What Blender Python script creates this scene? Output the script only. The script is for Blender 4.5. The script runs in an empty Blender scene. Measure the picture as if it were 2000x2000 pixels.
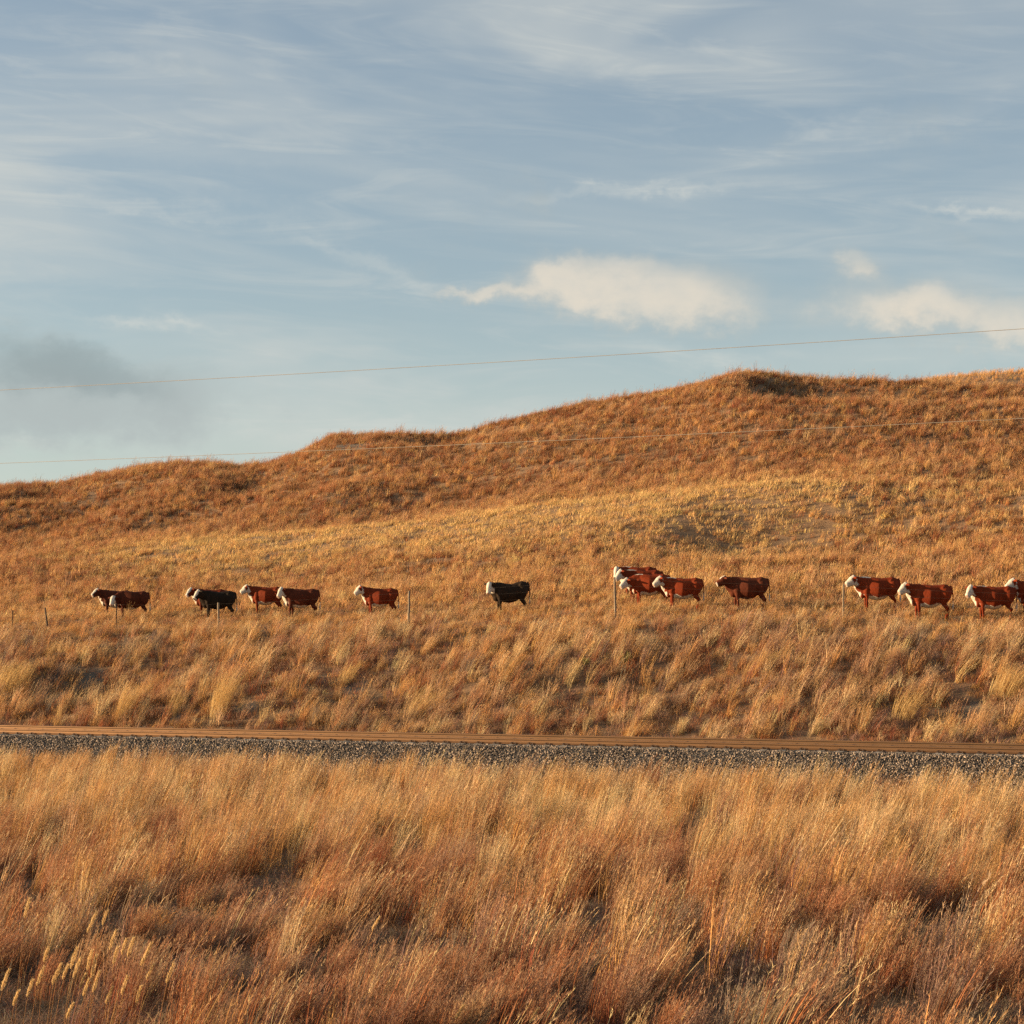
import bpy, bmesh, math, random
import numpy as np
from mathutils import Vector, Matrix

R = math.radians
scene = bpy.context.scene
col = scene.collection

# ------------------------------------------------------------------ camera
# The camera stands at the origin (eye level z = 0) and looks along +Y; F is its focal length in 2000-pixel units.
F, CX, HY = 4500.0, 1000.0, 1250.0
cam_data = bpy.data.cameras.new("camera")
cam_data.sensor_width = 36.0
cam_data.lens = 36.0 * F / 2000.0
cam_data.shift_y = (HY - 1000.0) / 2000.0
cam_data.clip_start = 0.5
cam_data.clip_end = 8000.0
cam = bpy.data.objects.new("camera", cam_data)
cam.location = (0, 0, 0)
cam.rotation_euler = (R(90), 0, 0)
col.objects.link(cam)
scene.camera = cam

# ------------------------------------------------------------------ light and exposure
SUN_EL = R(11.0)
SUN_AZ = R(87.5)      # measured from +Y (view direction) towards -X (left)
sun_vec = Vector((-math.sin(SUN_AZ) * math.cos(SUN_EL), math.cos(SUN_AZ) * math.cos(SUN_EL), math.sin(SUN_EL)))
sd = bpy.data.lights.new("sun", 'SUN')
sd.energy = 5.0
sd.angle = R(0.6)
sd.color = (1.0, 0.72, 0.42)
so = bpy.data.objects.new("sun", sd)
so.rotation_euler = sun_vec.to_track_quat('Z', 'Y').to_euler()
so.location = (-60, 0, 40)
col.objects.link(so)

scene.view_settings.view_transform = 'Standard'
scene.view_settings.look = 'None'
scene.view_settings.exposure = 1.38
scene.view_settings.gamma = 1.0
scene.view_settings.use_curve_mapping = False
try:
    scene.cycles.debug_use_spatial_splits = True
    scene.cycles.use_denoising = False
    scene.cycles.max_bounces = 4
    scene.cycles.diffuse_bounces = 2
    scene.cycles.transmission_bounces = 3
    scene.cycles.caustics_reflective = False
    scene.cycles.caustics_refractive = False
except Exception:
    pass


class NT:
    """small helper for building node trees"""
    def __init__(self, tree):
        self.t = tree
        self.n = tree.nodes
        self.l = tree.links

    def put(self, sock, v):
        if isinstance(v, bpy.types.NodeSocket):
            self.l.new(v, sock)
        elif v is not None:
            sock.default_value = v

    def math(self, op, a, b=None, c=None, clamp=False):
        m = self.n.new('ShaderNodeMath')
        m.operation = op
        m.use_clamp = clamp
        for i, v in enumerate((a, b, c)):
            if v is not None:
                self.put(m.inputs[i], v)
        return m.outputs[0]

    def comb(self, x, y, z):
        m = self.n.new('ShaderNodeCombineXYZ')
        for i, v in enumerate((x, y, z)):
            self.put(m.inputs[i], v)
        return m.outputs[0]

    def noise(self, vec, scale, detail=4, rough=0.55, dist=0.0):
        m = self.n.new('ShaderNodeTexNoise')
        self.put(m.inputs['Vector'], vec)
        m.inputs['Scale'].default_value = scale
        m.inputs['Detail'].default_value = detail
        m.inputs['Roughness'].default_value = rough
        m.inputs['Distortion'].default_value = dist
        return m.outputs[0]

    def smooth(self, v, lo, hi, a=0.0, b=1.0):
        m = self.n.new('ShaderNodeMapRange')
        m.interpolation_type = 'SMOOTHSTEP'
        self.put(m.inputs[0], v)
        for i, q in zip((1, 2, 3, 4), (lo, hi, a, b)):
            m.inputs[i].default_value = q
        return m.outputs[0]

    def mix(self, f, a, b, blend='MIX'):
        m = self.n.new('ShaderNodeMix')
        m.data_type = 'RGBA'
        m.blend_type = blend
        self.put(m.inputs[0], f)
        self.put(m.inputs[6], a)
        self.put(m.inputs[7], b)
        return m.outputs[2]

    def attr(self, name, kind='GEOMETRY'):
        m = self.n.new('ShaderNodeAttribute')
        m.attribute_type = kind
        m.attribute_name = name
        return m

    def sep(self, v):
        m = self.n.new('ShaderNodeSeparateXYZ')
        self.put(m.inputs[0], v)
        return m.outputs


# ------------------------------------------------------------------ world: clear evening sky, cirrus veil, fair-weather clouds
SKY = 0.055
world = bpy.data.worlds.new("World")
scene.world = world
world.use_nodes = True
W = NT(world.node_tree)
W.n.clear()
wout = W.n.new('ShaderNodeOutputWorld')
world.cycles.sampling_method = 'MANUAL'
world.cycles.sample_map_resolution = 256
bg = W.n.new('ShaderNodeBackground')
bg.inputs[1].default_value = SKY
W.l.new(bg.outputs[0], wout.inputs[0])
sky = W.n.new('ShaderNodeTexSky')
sky.sky_type = 'NISHITA'
sky.sun_disc = False
sky.sun_elevation = SUN_EL
sky.sun_rotation = -SUN_AZ
sky.altitude = 900
sky.air_density = 1.0
sky.dust_density = 1.2
sky.ozone_density = 1.2
tc = W.n.new('ShaderNodeTexCoord')
dx, dy, dz = W.sep(tc.outputs['Generated'])
az = W.math('ARCTAN2', dx, dy)
el = W.math('ARCSINE', dz)


def ang(px, py):
    a = math.atan((px - CX) / F)
    e = math.atan((HY - py) / F * math.cos(a))
    return a, e


# cirrus veil: long streaks, finer threads
tilt = W.math('MULTIPLY_ADD', az, 0.05, el)
v1 = W.comb(W.math('MULTIPLY', az, 3.2), W.math('MULTIPLY', tilt, 17.0), 0.3)
v2 = W.comb(W.math('MULTIPLY', az, 11.0), W.math('MULTIPLY', tilt, 70.0), 4.7)
v3 = W.comb(W.math('MULTIPLY', az, 5.0), W.math('MULTIPLY', el, 7.0), 9.1)
c1 = W.smooth(W.noise(v1, 1.0, 4, 0.6, 0.7), 0.40, 0.66)
c2 = W.smooth(W.noise(v2, 1.0, 4, 0.62, 1.2), 0.42, 0.78)
c3 = W.smooth(W.noise(v3, 1.0, 3, 0.5, 0.3), 0.35, 0.68)
veil = W.math('MULTIPLY', W.math('ADD', W.math('MULTIPLY', c1, 0.55), W.math('MULTIPLY', c2, 0.35)), W.math('MULTIPLY_ADD', c3, 0.7, 0.3))

# warped angles for the puffy clouds
wv = W.comb(W.math('MULTIPLY', az, 40.0), W.math('MULTIPLY', el, 55.0), 2.0)
w1 = W.math('SUBTRACT', W.noise(wv, 1.0, 5, 0.62), 0.5)
wv2 = W.comb(W.math('MULTIPLY', az, 46.0), W.math('MULTIPLY', el, 60.0), 17.0)
w2 = W.math('SUBTRACT', W.noise(wv2, 1.0, 5, 0.62), 0.5)
azw = W.math('MULTIPLY_ADD', w1, 0.030, az)
elw = W.math('MULTIPLY_ADD', w2, 0.020, el)


def blob(px, py, rx, ry, rot=0.0, x=azw, y=elw):
    a0, e0 = ang(px, py)
    ra, re = rx / F, ry / F
    ax = W.math('SUBTRACT', x, a0)
    ay = W.math('SUBTRACT', y, e0)
    c, s = math.cos(rot), math.sin(rot)
    qx = W.math('ADD', W.math('MULTIPLY', ax, c / ra), W.math('MULTIPLY', ay, s / ra))
    qy = W.math('SUBTRACT', W.math('MULTIPLY', ay, c / re), W.math('MULTIPLY', ax, s / re))
    r2 = W.math('ADD', W.math('MULTIPLY', qx, qx), W.math('MULTIPLY', qy, qy))
    return W.math('EXPONENT', W.math('MULTIPLY', r2, -1.0)), qy


def total(items):
    s = items[0]
    for q in items[1:]:
        s = W.math('ADD', s, q)
    return s


cum = [blob(*q)[0] for q in ((1130, 556, 120, 48, 0.10), (1110, 530, 60, 26, 0.0), (1220, 528, 70, 28, 0.0), (1010, 566, 100, 22, 0.18), (1230, 556, 130, 46, -0.15), (1300, 600, 150, 44, -0.10), (1170, 590, 90, 40, -0.3), (925, 572, 55, 11, 0.12))]
soft = [W.math('MULTIPLY', blob(*q)[0], 0.55) for q in ((1420, 580, 120, 60, 0.0), (1640, 565, 70, 50, 0.0), (1340, 560, 120, 50, 0.0), (1690, 620, 120, 40, 0.0))]
right = [blob(*q)[0] for q in ((1780, 592, 80, 34, -0.05), (1840, 605, 120, 46, -0.12), (1920, 620, 110, 46, -0.15), (2010, 640, 80, 44, 0.0))]
puff = [W.math('MULTIPLY', blob(1660, 512, 42, 25)[0], 1.3)]
wisps = [W.math('MULTIPLY', blob(*q[:5])[0], q[5]) for q in
         ((740, 525, 85, 17, -0.32, 0.42), (640, 480, 70, 10, -0.3, 0.22), (300, 632, 130, 11, -0.10, 0.40), (1230, 372, 240, 10, 0.03, 0.38), (1900, 412, 130, 8, -0.10, 0.36),
          (320, 55, 60, 22, 0.2, 0.26), (1700, 255, 240, 30, 0.14, 0.26), (350, 415, 330, 12, -0.06, 0.26), (200, 220, 420, 130, 0.0, 0.20), (480, 300, 420, 26, 0.0, 0.14),
          (700, 840, 420, 40, 0.0, 0.24), (1380, 700, 160, 20, -0.2, 0.30), (1800, 690, 300, 40, 0.0, 0.36), (60, 870, 120, 20, 0.0, 0.3), (80, 660, 70, 20, 0.0, 0.22))]
body = W.math('SUBTRACT', 1.0, W.math('EXPONENT', W.math('MULTIPLY', total(cum + right + puff + soft), -1.0)))
w3 = W.math('SUBTRACT', W.noise(wv2, 0.33, 4, 0.6), 0.5)
dens = W.math('ADD', body, W.math('MULTIPLY_ADD', w2, 0.55, W.math('MULTIPLY', w3, 0.9)))
a_cum = W.smooth(dens, 0.06, 1.20, 0.0, 0.95)
a_wisp = W.math('MULTIPLY', total(wisps), W.math('MULTIPLY_ADD', c2, 0.9, 0.55), clamp=True)
grey = total([W.math('MULTIPLY', blob(*q)[0], q[5] if len(q) > 5 else 1) for q in ((120, 700, 120, 40, -0.35), (40, 715, 150, 40, -0.1), (210, 735, 110, 30, -0.2))])
a_grey = W.smooth(W.math('ADD', W.math('SUBTRACT', 1.0, W.math('EXPONENT', W.math('MULTIPLY', grey, -1.0))), W.math('MULTIPLY_ADD', w1, 0.5, W.math('MULTIPLY', w3, 0.7))), 0.0, 1.0, 0.0, 0.75)
grey2 = blob(150, 800, 340, 90, 0.05)[0]
a_grey2 = W.math('MULTIPLY', W.smooth(W.math('ADD', grey2, W.math('MULTIPLY_ADD', w2, 0.6, W.math('MULTIPLY', w3, 1.2))), 0.1, 1.0), 0.9)
K = 0.80 / SKY
base = sky.outputs[0]
sep_el = W.smooth(el, -0.02, 0.30)
cirr_c = (0.30 * K, 0.31 * K, 0.295 * K, 1)
haze_f = W.smooth(el, 0.02, 0.17, 0.42, 0.0)
base = W.mix(haze_f, base, (0.30 * K, 0.335 * K, 0.33 * K, 1))
s1 = W.mix(W.math('MULTIPLY_ADD', veil, 0.85, 0.20, clamp=True), base, cirr_c)
s2 = W.mix(a_wisp, s1, (0.345 * K, 0.345 * K, 0.315 * K, 1))
s3 = W.mix(a_grey2, s2, (0.215 * K, 0.24 * K, 0.238 * K, 1))
s4 = W.mix(a_grey, s3, (0.145 * K, 0.175 * K, 0.18 * K, 1))
lit = W.smooth(W.math('ADD', dens, W.math('MULTIPLY', w1, 0.9)), 0.25, 0.95)
cumc = W.mix(lit, (0.255 * K, 0.26 * K, 0.24 * K, 1), (0.385 * K, 0.345 * K, 0.285 * K, 1))
s5 = W.mix(a_cum, s4, cumc)
W.l.new(s5, bg.inputs[0])

# ------------------------------------------------------------------ noise for terrain and scattering
def _hash(ix, iy, seed):
    h = (ix.astype(np.int64) * 374761393 + iy.astype(np.int64) * 668265263 + seed * 1442695041) & 0xFFFFFFFF
    h = ((h ^ (h >> 13)) * 1274126177) & 0xFFFFFFFF
    return ((h ^ (h >> 16)) & 0xFFFF) / 65535.0


def vnoise(x, y, seed=0):
    ix, iy = np.floor(x), np.floor(y)
    fx, fy = x - ix, y - iy
    fx = fx * fx * (3 - 2 * fx)
    fy = fy * fy * (3 - 2 * fy)
    a, b = _hash(ix, iy, seed), _hash(ix + 1, iy, seed)
    c, d = _hash(ix, iy + 1, seed), _hash(ix + 1, iy + 1, seed)
    return (a + (b - a) * fx) * (1 - fy) + (c + (d - c) * fx) * fy


def fbm(x, y, seed=0, oct=4):
    s, amp, tot = 0.0, 1.0, 0.0
    for k in range(oct):
        s = s + amp * vnoise(x * 2 ** k + 13.7 * k, y * 2 ** k - 7.1 * k, seed + k)
        tot += amp
        amp *= 0.5
    return s / tot


def sstep(v, lo, hi):
    t = np.clip((v - lo) / (hi - lo), 0, 1)
    return t * t * (3 - 2 * t)


# ------------------------------------------------------------------ terrain
# w = y + S*x is the distance measured across the railway: the track, the fence and the ridge all run along lines of constant w.
S = 0.45
LC = math.cos(math.atan(S))
W_NEAR = 75.0                                  # near rail
W_FAR = W_NEAR + 1.505 / LC
RAIL_Z = -3.20

CREST = np.array([(-600, 985), (-200, 955), (0, 947), (120, 944), (190, 926), (280, 911), (340, 904), (420, 905), (460, 911), (520, 906), (590, 886), (650, 858), (740, 850), (830, 848), (900, 840),
                  (1000, 813), (1150, 783), (1300, 762), (1380, 744), (1440, 725), (1470, 722), (1520, 727), (1580, 731), (1700, 738), (1800, 744), (1900, 750), (2000, 755), (2300, 780), (2600, 800)], float)
BENCH = np.array([(-600, 1150), (0, 1118), (300, 1088), (600, 1060), (900, 1030), (1200, 998), (1500, 968), (1800, 950), (2000, 940), (2600, 920)], float)
GRAZE = np.array([(-600, 0.8), (0, 0.85), (230, 0.9), (420, 0.86), (560, 0.88), (735, 1.0), (990, 1.1), (1320, 1.29), (1450, 1.26), (1700, 1.08), (1810, 0.92), (1940, 0.83), (2600, 0.7)], float)
PROFILE = np.array([(-400, -5.2), (0, -5.15), (25, -5.05), (45, -5.0), (60, -4.85), (66, -4.65), (69.5, -4.55), (71.4, -4.74), (72.4, -4.55), (74.0, -3.95), (77.6, -3.95), (79.3, -3.80), (79.9, -3.60), (81, -3.35), (85, -2.25), (90, -0.75), (95, 0.45), (98, 1.0)], float)
# px, w, along-track radius, across radius (m), height
BUMPS = [(20, 87.0, 2.6, 2.6, 0.55), (125, 86.0, (1.4, 4.0), 1.7, -0.95), (300, 84, 2.0, 2.0, 0.3), (560, 86, 3.0, 2.5, 0.35), (760, 84, 2.5, 2.0, -0.3), (930, 86, 2.2, 2.0, 0.4), (1100, 88, 4.0, 2.0, 0.3),
         (1330, 87, 3.0, 2.0, -0.3), (1560, 88.5, 3.0, 2.2, 0.35), (1880, 84, 2.0, 1.8, -0.35), (1750, 90, 4.0, 2.0, 0.3),
         (1300, 131, 6.0, 6.0, 0.5), (1460, 128, (5.5, 15.0), 5.5, -1.35), (1420, 180, 4.0, 7.0, 0.4), (1530, 180, (3.2, 12.0), 4.2, -2.6), (1800, 179, 9.0, 3.6, -1.0), (1250, 172, 8.0, 5.0, -0.9),
         (860, 182, (2.6, 8.0), 3.0, -1.9), (1060, 180, (3.0, 7.0), 3.2, -1.0), (640, 184, 4.0, 5.0, 0.2), (330, 182, 5.0, 4.0, 0.1), (200, 172, (2.6, 6.0), 4.0, -1.0), (480, 172, (2.6, 6.0), 4.0, -1.1), (60, 176, (2.4, 5.0), 3.0, -0.9), (640, 168, (2.6, 6.0), 3.5, -1.0), (330, 160, (2.6, 6.0), 3.5, -0.9),
         (60, 165, 6.0, 5.0, -0.8), (620, 160, 7.0, 5.0, 0.7), (900, 158, 8.0, 6.0, -0.7), (350, 150, 8.0, 5.0, 0.6), (1150, 150, 9.0, 5.0, 0.5), (1750, 150, 8.0, 6.0, 0.7), (1900, 140, 6.0, 6.0, -0.7)]


def height(x, y):
    x = np.asarray(x, float)
    y = np.asarray(y, float)
    w = y + S * x
    yy = np.maximum(y, 22.0)
    px = np.clip(CX + F * x / yy, -600, 2600)
    Yw = lambda wv: wv / (1 + S * (px - CX) / F)
    graze = np.interp(px, GRAZE[:, 0], GRAZE[:, 1])
    zb = (HY - np.interp(px, BENCH[:, 0], BENCH[:, 1])) / F * Yw(140.0)
    zc = (HY - 7 - np.interp(px, CREST[:, 0], CREST[:, 1])) / F * Yw(190.0)
    # smooth foreground / track / bank profile
    zl = np.interp(w, PROFILE[:, 0], PROFILE[:, 1])
    zl = zl + sstep(w, 82, 98) * (graze - 1.0)
    # hill: graze (98) -> bench (140) -> crest (190) -> back slope
    t1 = np.clip((w - 98) / 42.0, 0, 1)
    t2 = np.clip((w - 140) / 50.0, 0, 1)
    lower = graze + (zb - graze) * (0.55 * t1 + 0.45 * t1 * t1)
    upper = zb + (zc - zb) * (t2 + 0.10 * np.sin(2 * np.pi * t2) * -1.0)
    back = zc - 0.16 * np.clip(w - 190, 0, None) - 0.0008 * np.clip(w - 190, 0, 60) ** 2
    z = np.where(w < 98, zl, np.where(w < 140, lower, np.where(w < 190, upper, np.maximum(back, -6.0))))
    hill = sstep(w, 99, 112)
    z = z + hill * 0.55 * np.exp(-((w - 138) / 8.0) ** 2)
    for (bpx, bw, ra, rc, amp) in BUMPS:
        by = bw / (1 + S * (bpx - CX) / F)
        bx = (bpx - CX) / F * by
        along = ((x - bx) - S * (y - by)) * LC
        across = (w - bw) * LC
        r_a = np.where(along < 0, ra[0], ra[1]) if isinstance(ra, tuple) else ra
        z = z + amp * np.exp(-(along / r_a) ** 2 - (across / rc) ** 2)
    # far hump behind the ridge on the right
    hy = 232.0 / (1 + S * (1960 - CX) / F)
    hx = (1960 - CX) / F * hy
    z = np.maximum(z, 24.2 - 0.012 * (x - hx) ** 2 * np.where(x < hx, 1.0, 0.15) - 0.010 * (y - hy) ** 2) * (w > 195) + z * (w <= 195)
    # hummocks
    open_ = 1 - np.exp(-((w - 75.8) / 4.2) ** 4)
    amp_far = 0.16 + 0.36 * hill
    z = z + open_ * (amp_far * (fbm(x / 11.0, y / 11.0, 5, 3) - 0.5) * 1.6 + (0.10 + 0.16 * hill) * (fbm(x / 3.1, y / 3.1, 9, 3) - 0.5) * np.where(w < 70, 1.0, 1.3))
    return z


def ground_at(px, py, w0=20.0, w1=189.0):
    """point of the ground that shows at a pixel of the photograph"""
    u = (px - CX) / F
    ws = np.linspace(w0, w1, 6000)
    ys = ws / (1 + S * u)
    zs = height(u * ys, ys)
    p = HY - F * zs / ys
    hit = np.nonzero(p <= py)[0]
    k = int(hit[0]) if len(hit) else len(ws) - 1
    return Vector((u * ys[k], ys[k], zs[k]))


def on_w(px, w):
    y = w / (1 + S * (px - CX) / F)
    x = (px - CX) / F * y
    return Vector((x, y, float(height(x, y))))


# ------------------------------------------------------------------ object helpers
def link(o, parent=None):
    col.objects.link(o)
    if parent is not None:
        o.parent = parent
    return o


def tag(o, label=None, cat=None, group=None, kind=None):
    for k, v in (('label', label), ('category', cat), ('group', group), ('kind', kind)):
        if v is not None:
            o[k] = v
    return o


def mesh_obj(name, verts, faces, mat=None, parent=None, smooth=False):
    me = bpy.data.meshes.new(name)
    me.from_pydata([tuple(v) for v in verts], [], [tuple(f) for f in faces])
    if smooth:
        me.polygons.foreach_set('use_smooth', [True] * len(me.polygons))
    if mat:
        me.materials.append(mat)
    me.update()
    return link(bpy.data.objects.new(name, me), parent)


def np_mesh(name, verts, tris, mat=None, smooth=False):
    me = bpy.data.meshes.new(name)
    n, m = len(verts), len(tris)
    k = tris.shape[1]
    me.vertices.add(n)
    me.vertices.foreach_set('co', np.asarray(verts, np.float32).ravel())
    me.loops.add(m * k)
    me.loops.foreach_set('vertex_index', np.asarray(tris, np.int32).ravel())
    me.polygons.add(m)
    me.polygons.foreach_set('loop_start', np.arange(0, m * k, k, dtype=np.int32))
    if smooth:
        me.polygons.foreach_set('use_smooth', np.ones(m, bool))
    me.update(calc_edges=True)
    if mat:
        me.materials.append(mat)
    return me


def tube(pts, radii, sides=8, cap=True):
    """a tube through points; returns verts, faces"""
    pts = [Vector(p) for p in pts]
    if not hasattr(radii, '__len__'):
        radii = [radii] * len(pts)
    verts, faces = [], []
    up = Vector((0, 0, 1))
    for i, p in enumerate(pts):
        d = (pts[min(i + 1, len(pts) - 1)] - pts[max(i - 1, 0)]).normalized()
        a = d.cross(up if abs(d.z) < 0.95 else Vector((1, 0, 0))).normalized()
        b = d.cross(a).normalized()
        for k in range(sides):
            t = 2 * math.pi * k / sides
            verts.append(p + (a * math.cos(t) + b * math.sin(t)) * radii[i])
    for i in range(len(pts) - 1):
        for k in range(sides):
            q = (k + 1) % sides
            faces.append((i * sides + k, i * sides + q, (i + 1) * sides + q, (i + 1) * sides + k))
    if cap:
        faces.append(tuple(range(sides - 1, -1, -1)))
        faces.append(tuple((len(pts) - 1) * sides + k for k in range(sides)))
    return verts, faces


# ------------------------------------------------------------------ materials
def new_mat(name):
    m = bpy.data.materials.new(name)
    m.use_nodes = True
    t = NT(m.node_tree)
    t.n.clear()
    out = t.n.new('ShaderNodeOutputMaterial')
    return m, t, out


def principled(t, out, **kw):
    b = t.n.new('ShaderNodeBsdfPrincipled')
    for k, v in kw.items():
        t.put(b.inputs[k.replace('_', ' ')], v)
    t.l.new(b.outputs[0], out.inputs[0])
    return b


def obj_co(t):
    return t.n.new('ShaderNodeTexCoord').outputs['Object']


def mat_ground():
    m, t, out = new_mat('ground')
    c = obj_co(t)
    fine = t.noise(c, 9.0, 6, 0.7)
    sandy = t.smooth(t.math('ADD', t.attr('sand').outputs['Fac'], t.math('MULTIPLY', t.math('SUBTRACT', t.noise(c, 1.6, 4, 0.6), 0.5), 0.7)), 0.35, 0.75)
    thatch = t.mix(fine, (0.10, 0.055, 0.028, 1), (0.26, 0.155, 0.075, 1))
    sand = t.mix(fine, (0.075, 0.058, 0.044, 1), (0.16, 0.125, 0.09, 1))  # sand darkened to carry the shade of the left hollow
    b = principled(t, out, Base_Color=t.mix(sandy, thatch, sand), Roughness=0.95)
    bump = t.n.new('ShaderNodeBump')
    bump.inputs['Strength'].default_value = 0.6
    bump.inputs['Distance'].default_value = 0.08
    t.l.new(t.noise(c, 5.0, 6, 0.7), bump.inputs['Height'])
    t.l.new(bump.outputs[0], b.inputs['Normal'])
    return m


def mat_grass():
    m, t, out = new_mat('dry_grass')
    tint = t.attr('tint', 'INSTANCER').outputs['Color']
    bv = t.sep(t.attr('blade').outputs['Vector'])
    val = t.math('MULTIPLY_ADD', bv[0], 1.2, 0.36)
    c = t.mix(1.0, tint, t.comb(val, val, val), 'MULTIPLY')
    headc = t.mix(0.5, tint, (0.70, 0.51, 0.31, 1))
    c = t.mix(bv[1], c, headc)
    d = t.n.new('ShaderNodeBsdfDiffuse')
    t.put(d.inputs[0], c)
    tr = t.n.new('ShaderNodeBsdfTranslucent')
    t.put(tr.inputs[0], c)
    mx = t.n.new('ShaderNodeMixShader')
    mx.inputs[0].default_value = 0.28
    t.l.new(d.outputs[0], mx.inputs[1])
    t.l.new(tr.outputs[0], mx.inputs[2])
    t.l.new(mx.outputs[0], out.inputs[0])
    return m


def mat_blade(name, c0, c1, trans=0.35):
    m, t, out = new_mat(name)
    bv = t.sep(t.attr('blade').outputs['Vector'])
    c = t.mix(bv[0], c0, c1)
    d = t.n.new('ShaderNodeBsdfDiffuse')
    t.put(d.inputs[0], c)
    tr = t.n.new('ShaderNodeBsdfTranslucent')
    t.put(tr.inputs[0], c)
    mx = t.n.new('ShaderNodeMixShader')
    mx.inputs[0].default_value = trans
    t.l.new(d.outputs[0], mx.inputs[1])
    t.l.new(tr.outputs[0], mx.inputs[2])
    t.l.new(mx.outputs[0], out.inputs[0])
    return m


def mat_stone():
    m, t, out = new_mat('ballast_stone')
    tint = t.attr('tint', 'INSTANCER').outputs['Color']
    n = t.noise(obj_co(t), 30.0, 4, 0.6)
    val = t.math('MULTIPLY_ADD', n, 0.6, 0.7)
    principled(t, out, Base_Color=t.mix(1.0, tint, t.comb(val, val, val), 'MULTIPLY'), Roughness=0.85)
    return m


def mat_rail():
    m, t, out = new_mat('rusted_rail')
    c = obj_co(t)
    st = t.n.new('ShaderNodeMapping')
    st.inputs['Scale'].default_value = (0.6, 0.6, 2.0)
    t.l.new(c, st.inputs[0])
    n = t.noise(st.outputs[0], 2.0, 5, 0.65)
    n2 = t.noise(c, 25.0, 4, 0.6)
    base = t.mix(n, (0.20, 0.105, 0.052, 1), (0.32, 0.18, 0.088, 1))
    base = t.mix(t.math('MULTIPLY', n2, 0.25), base, (0.10, 0.05, 0.028, 1))
    principled(t, out, Base_Color=base, Roughness=0.42, Metallic=0.7)
    return m


def mat_plain(name, c0, c1, scale=4.0, rough=0.85, metal=0.0, stretch=(1, 1, 1)):
    m, t, out = new_mat(name)
    st = t.n.new('ShaderNodeMapping')
    st.inputs['Scale'].default_value = stretch
    t.l.new(obj_co(t), st.inputs[0])
    n = t.smooth(t.noise(st.outputs[0], scale, 5, 0.65), 0.3, 0.7)
    principled(t, out, Base_Color=t.mix(n, c0, c1), Roughness=rough, Metallic=metal)
    return m


def mat_coat():
    m, t, out = new_mat('cow_coat')
    c = t.attr('coat').outputs['Color']
    st = t.n.new('ShaderNodeMapping')
    st.inputs['Scale'].default_value = (1.0, 1.0, 0.45)
    t.l.new(obj_co(t), st.inputs[0])
    n = t.noise(st.outputs[0], 11.0, 5, 0.65)
    val = t.math('MULTIPLY_ADD', n, 0.9, 0.55)
    b = principled(t, out, Base_Color=t.mix(1.0, c, t.comb(val, val, val), 'MULTIPLY'), Roughness=0.75)
    b.inputs['Sheen Weight'].default_value = 0.0
    b.inputs['Sheen Roughness'].default_value = 0.5
    b.inputs['Specular IOR Level'].default_value = 0.08
    bump = t.n.new('ShaderNodeBump')
    bump.inputs['Strength'].default_value = 0.35
    bump.inputs['Distance'].default_value = 0.03
    t.l.new(t.noise(st.outputs[0], 22.0, 4, 0.6), bump.inputs['Height'])
    t.l.new(bump.outputs[0], b.inputs['Normal'])
    return m


M_GROUND = mat_ground()
M_GRASS = mat_grass()
M_STONE = mat_stone()
M_RAIL = mat_rail()
M_BED = mat_plain('ballast_bed', (0.03, 0.027, 0.025, 1), (0.07, 0.06, 0.05, 1), 20.0, 0.95)  # bed colour darkened for the shadows between stones
M_TIE = mat_plain('concrete_tie', (0.17, 0.15, 0.13, 1), (0.30, 0.27, 0.23, 1), 8.0, 0.9)
M_CLIP = mat_plain('rail_clip', (0.035, 0.022, 0.016, 1), (0.08, 0.045, 0.03, 1), 20.0, 0.7, 0.3)
M_PALE_WOOD = mat_plain('weathered_post', (0.15, 0.11, 0.07, 1), (0.28, 0.21, 0.14, 1), 14.0, 0.9, 0.0, (4, 4, 0.5))
M_DARK_WOOD = mat_plain('dark_post', (0.035, 0.025, 0.02, 1), (0.09, 0.06, 0.04, 1), 14.0, 0.9, 0.0, (4, 4, 0.5))
M_STEEL = mat_plain('steel_post', (0.04, 0.035, 0.03, 1), (0.09, 0.06, 0.045, 1), 12.0, 0.6, 0.5)
M_WIRE = mat_plain('fence_wire', (0.06, 0.05, 0.04, 1), (0.12, 0.095, 0.075, 1), 3.0, 0.6, 0.5)
M_CABLE = mat_plain('power_cable', (0.27, 0.24, 0.20, 1), (0.36, 0.32, 0.26, 1), 1.0, 0.6, 0.2)
M_COAT = mat_coat()
M_EYE = mat_plain('cow_eye', (0.01, 0.008, 0.007, 1), (0.02, 0.015, 0.012, 1), 3.0, 0.2)
M_SEED = mat_blade('seed_plume', (0.62, 0.42, 0.18, 1), (0.82, 0.62, 0.34, 1), 0.4)
M_STEM = mat_blade('seed_stem', (0.42, 0.20, 0.08, 1), (0.55, 0.31, 0.14, 1), 0.2)
M_YUCCA = mat_blade('yucca_leaf', (0.10, 0.12, 0.035, 1), (0.26, 0.25, 0.08, 1), 0.15)
M_TUFT_GOLD = mat_blade('pale_tuft', (0.46, 0.29, 0.11, 1), (0.74, 0.53, 0.25, 1), 0.4)
M_TUFT_RUST = mat_blade('rust_tuft', (0.32, 0.14, 0.06, 1), (0.62, 0.34, 0.14, 1), 0.4)

# ------------------------------------------------------------------ ground sheet
def axis(parts):
    a = []
    for lo, hi, st in parts:
        a += list(np.arange(lo, hi, st))
    return np.array(a)


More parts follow.
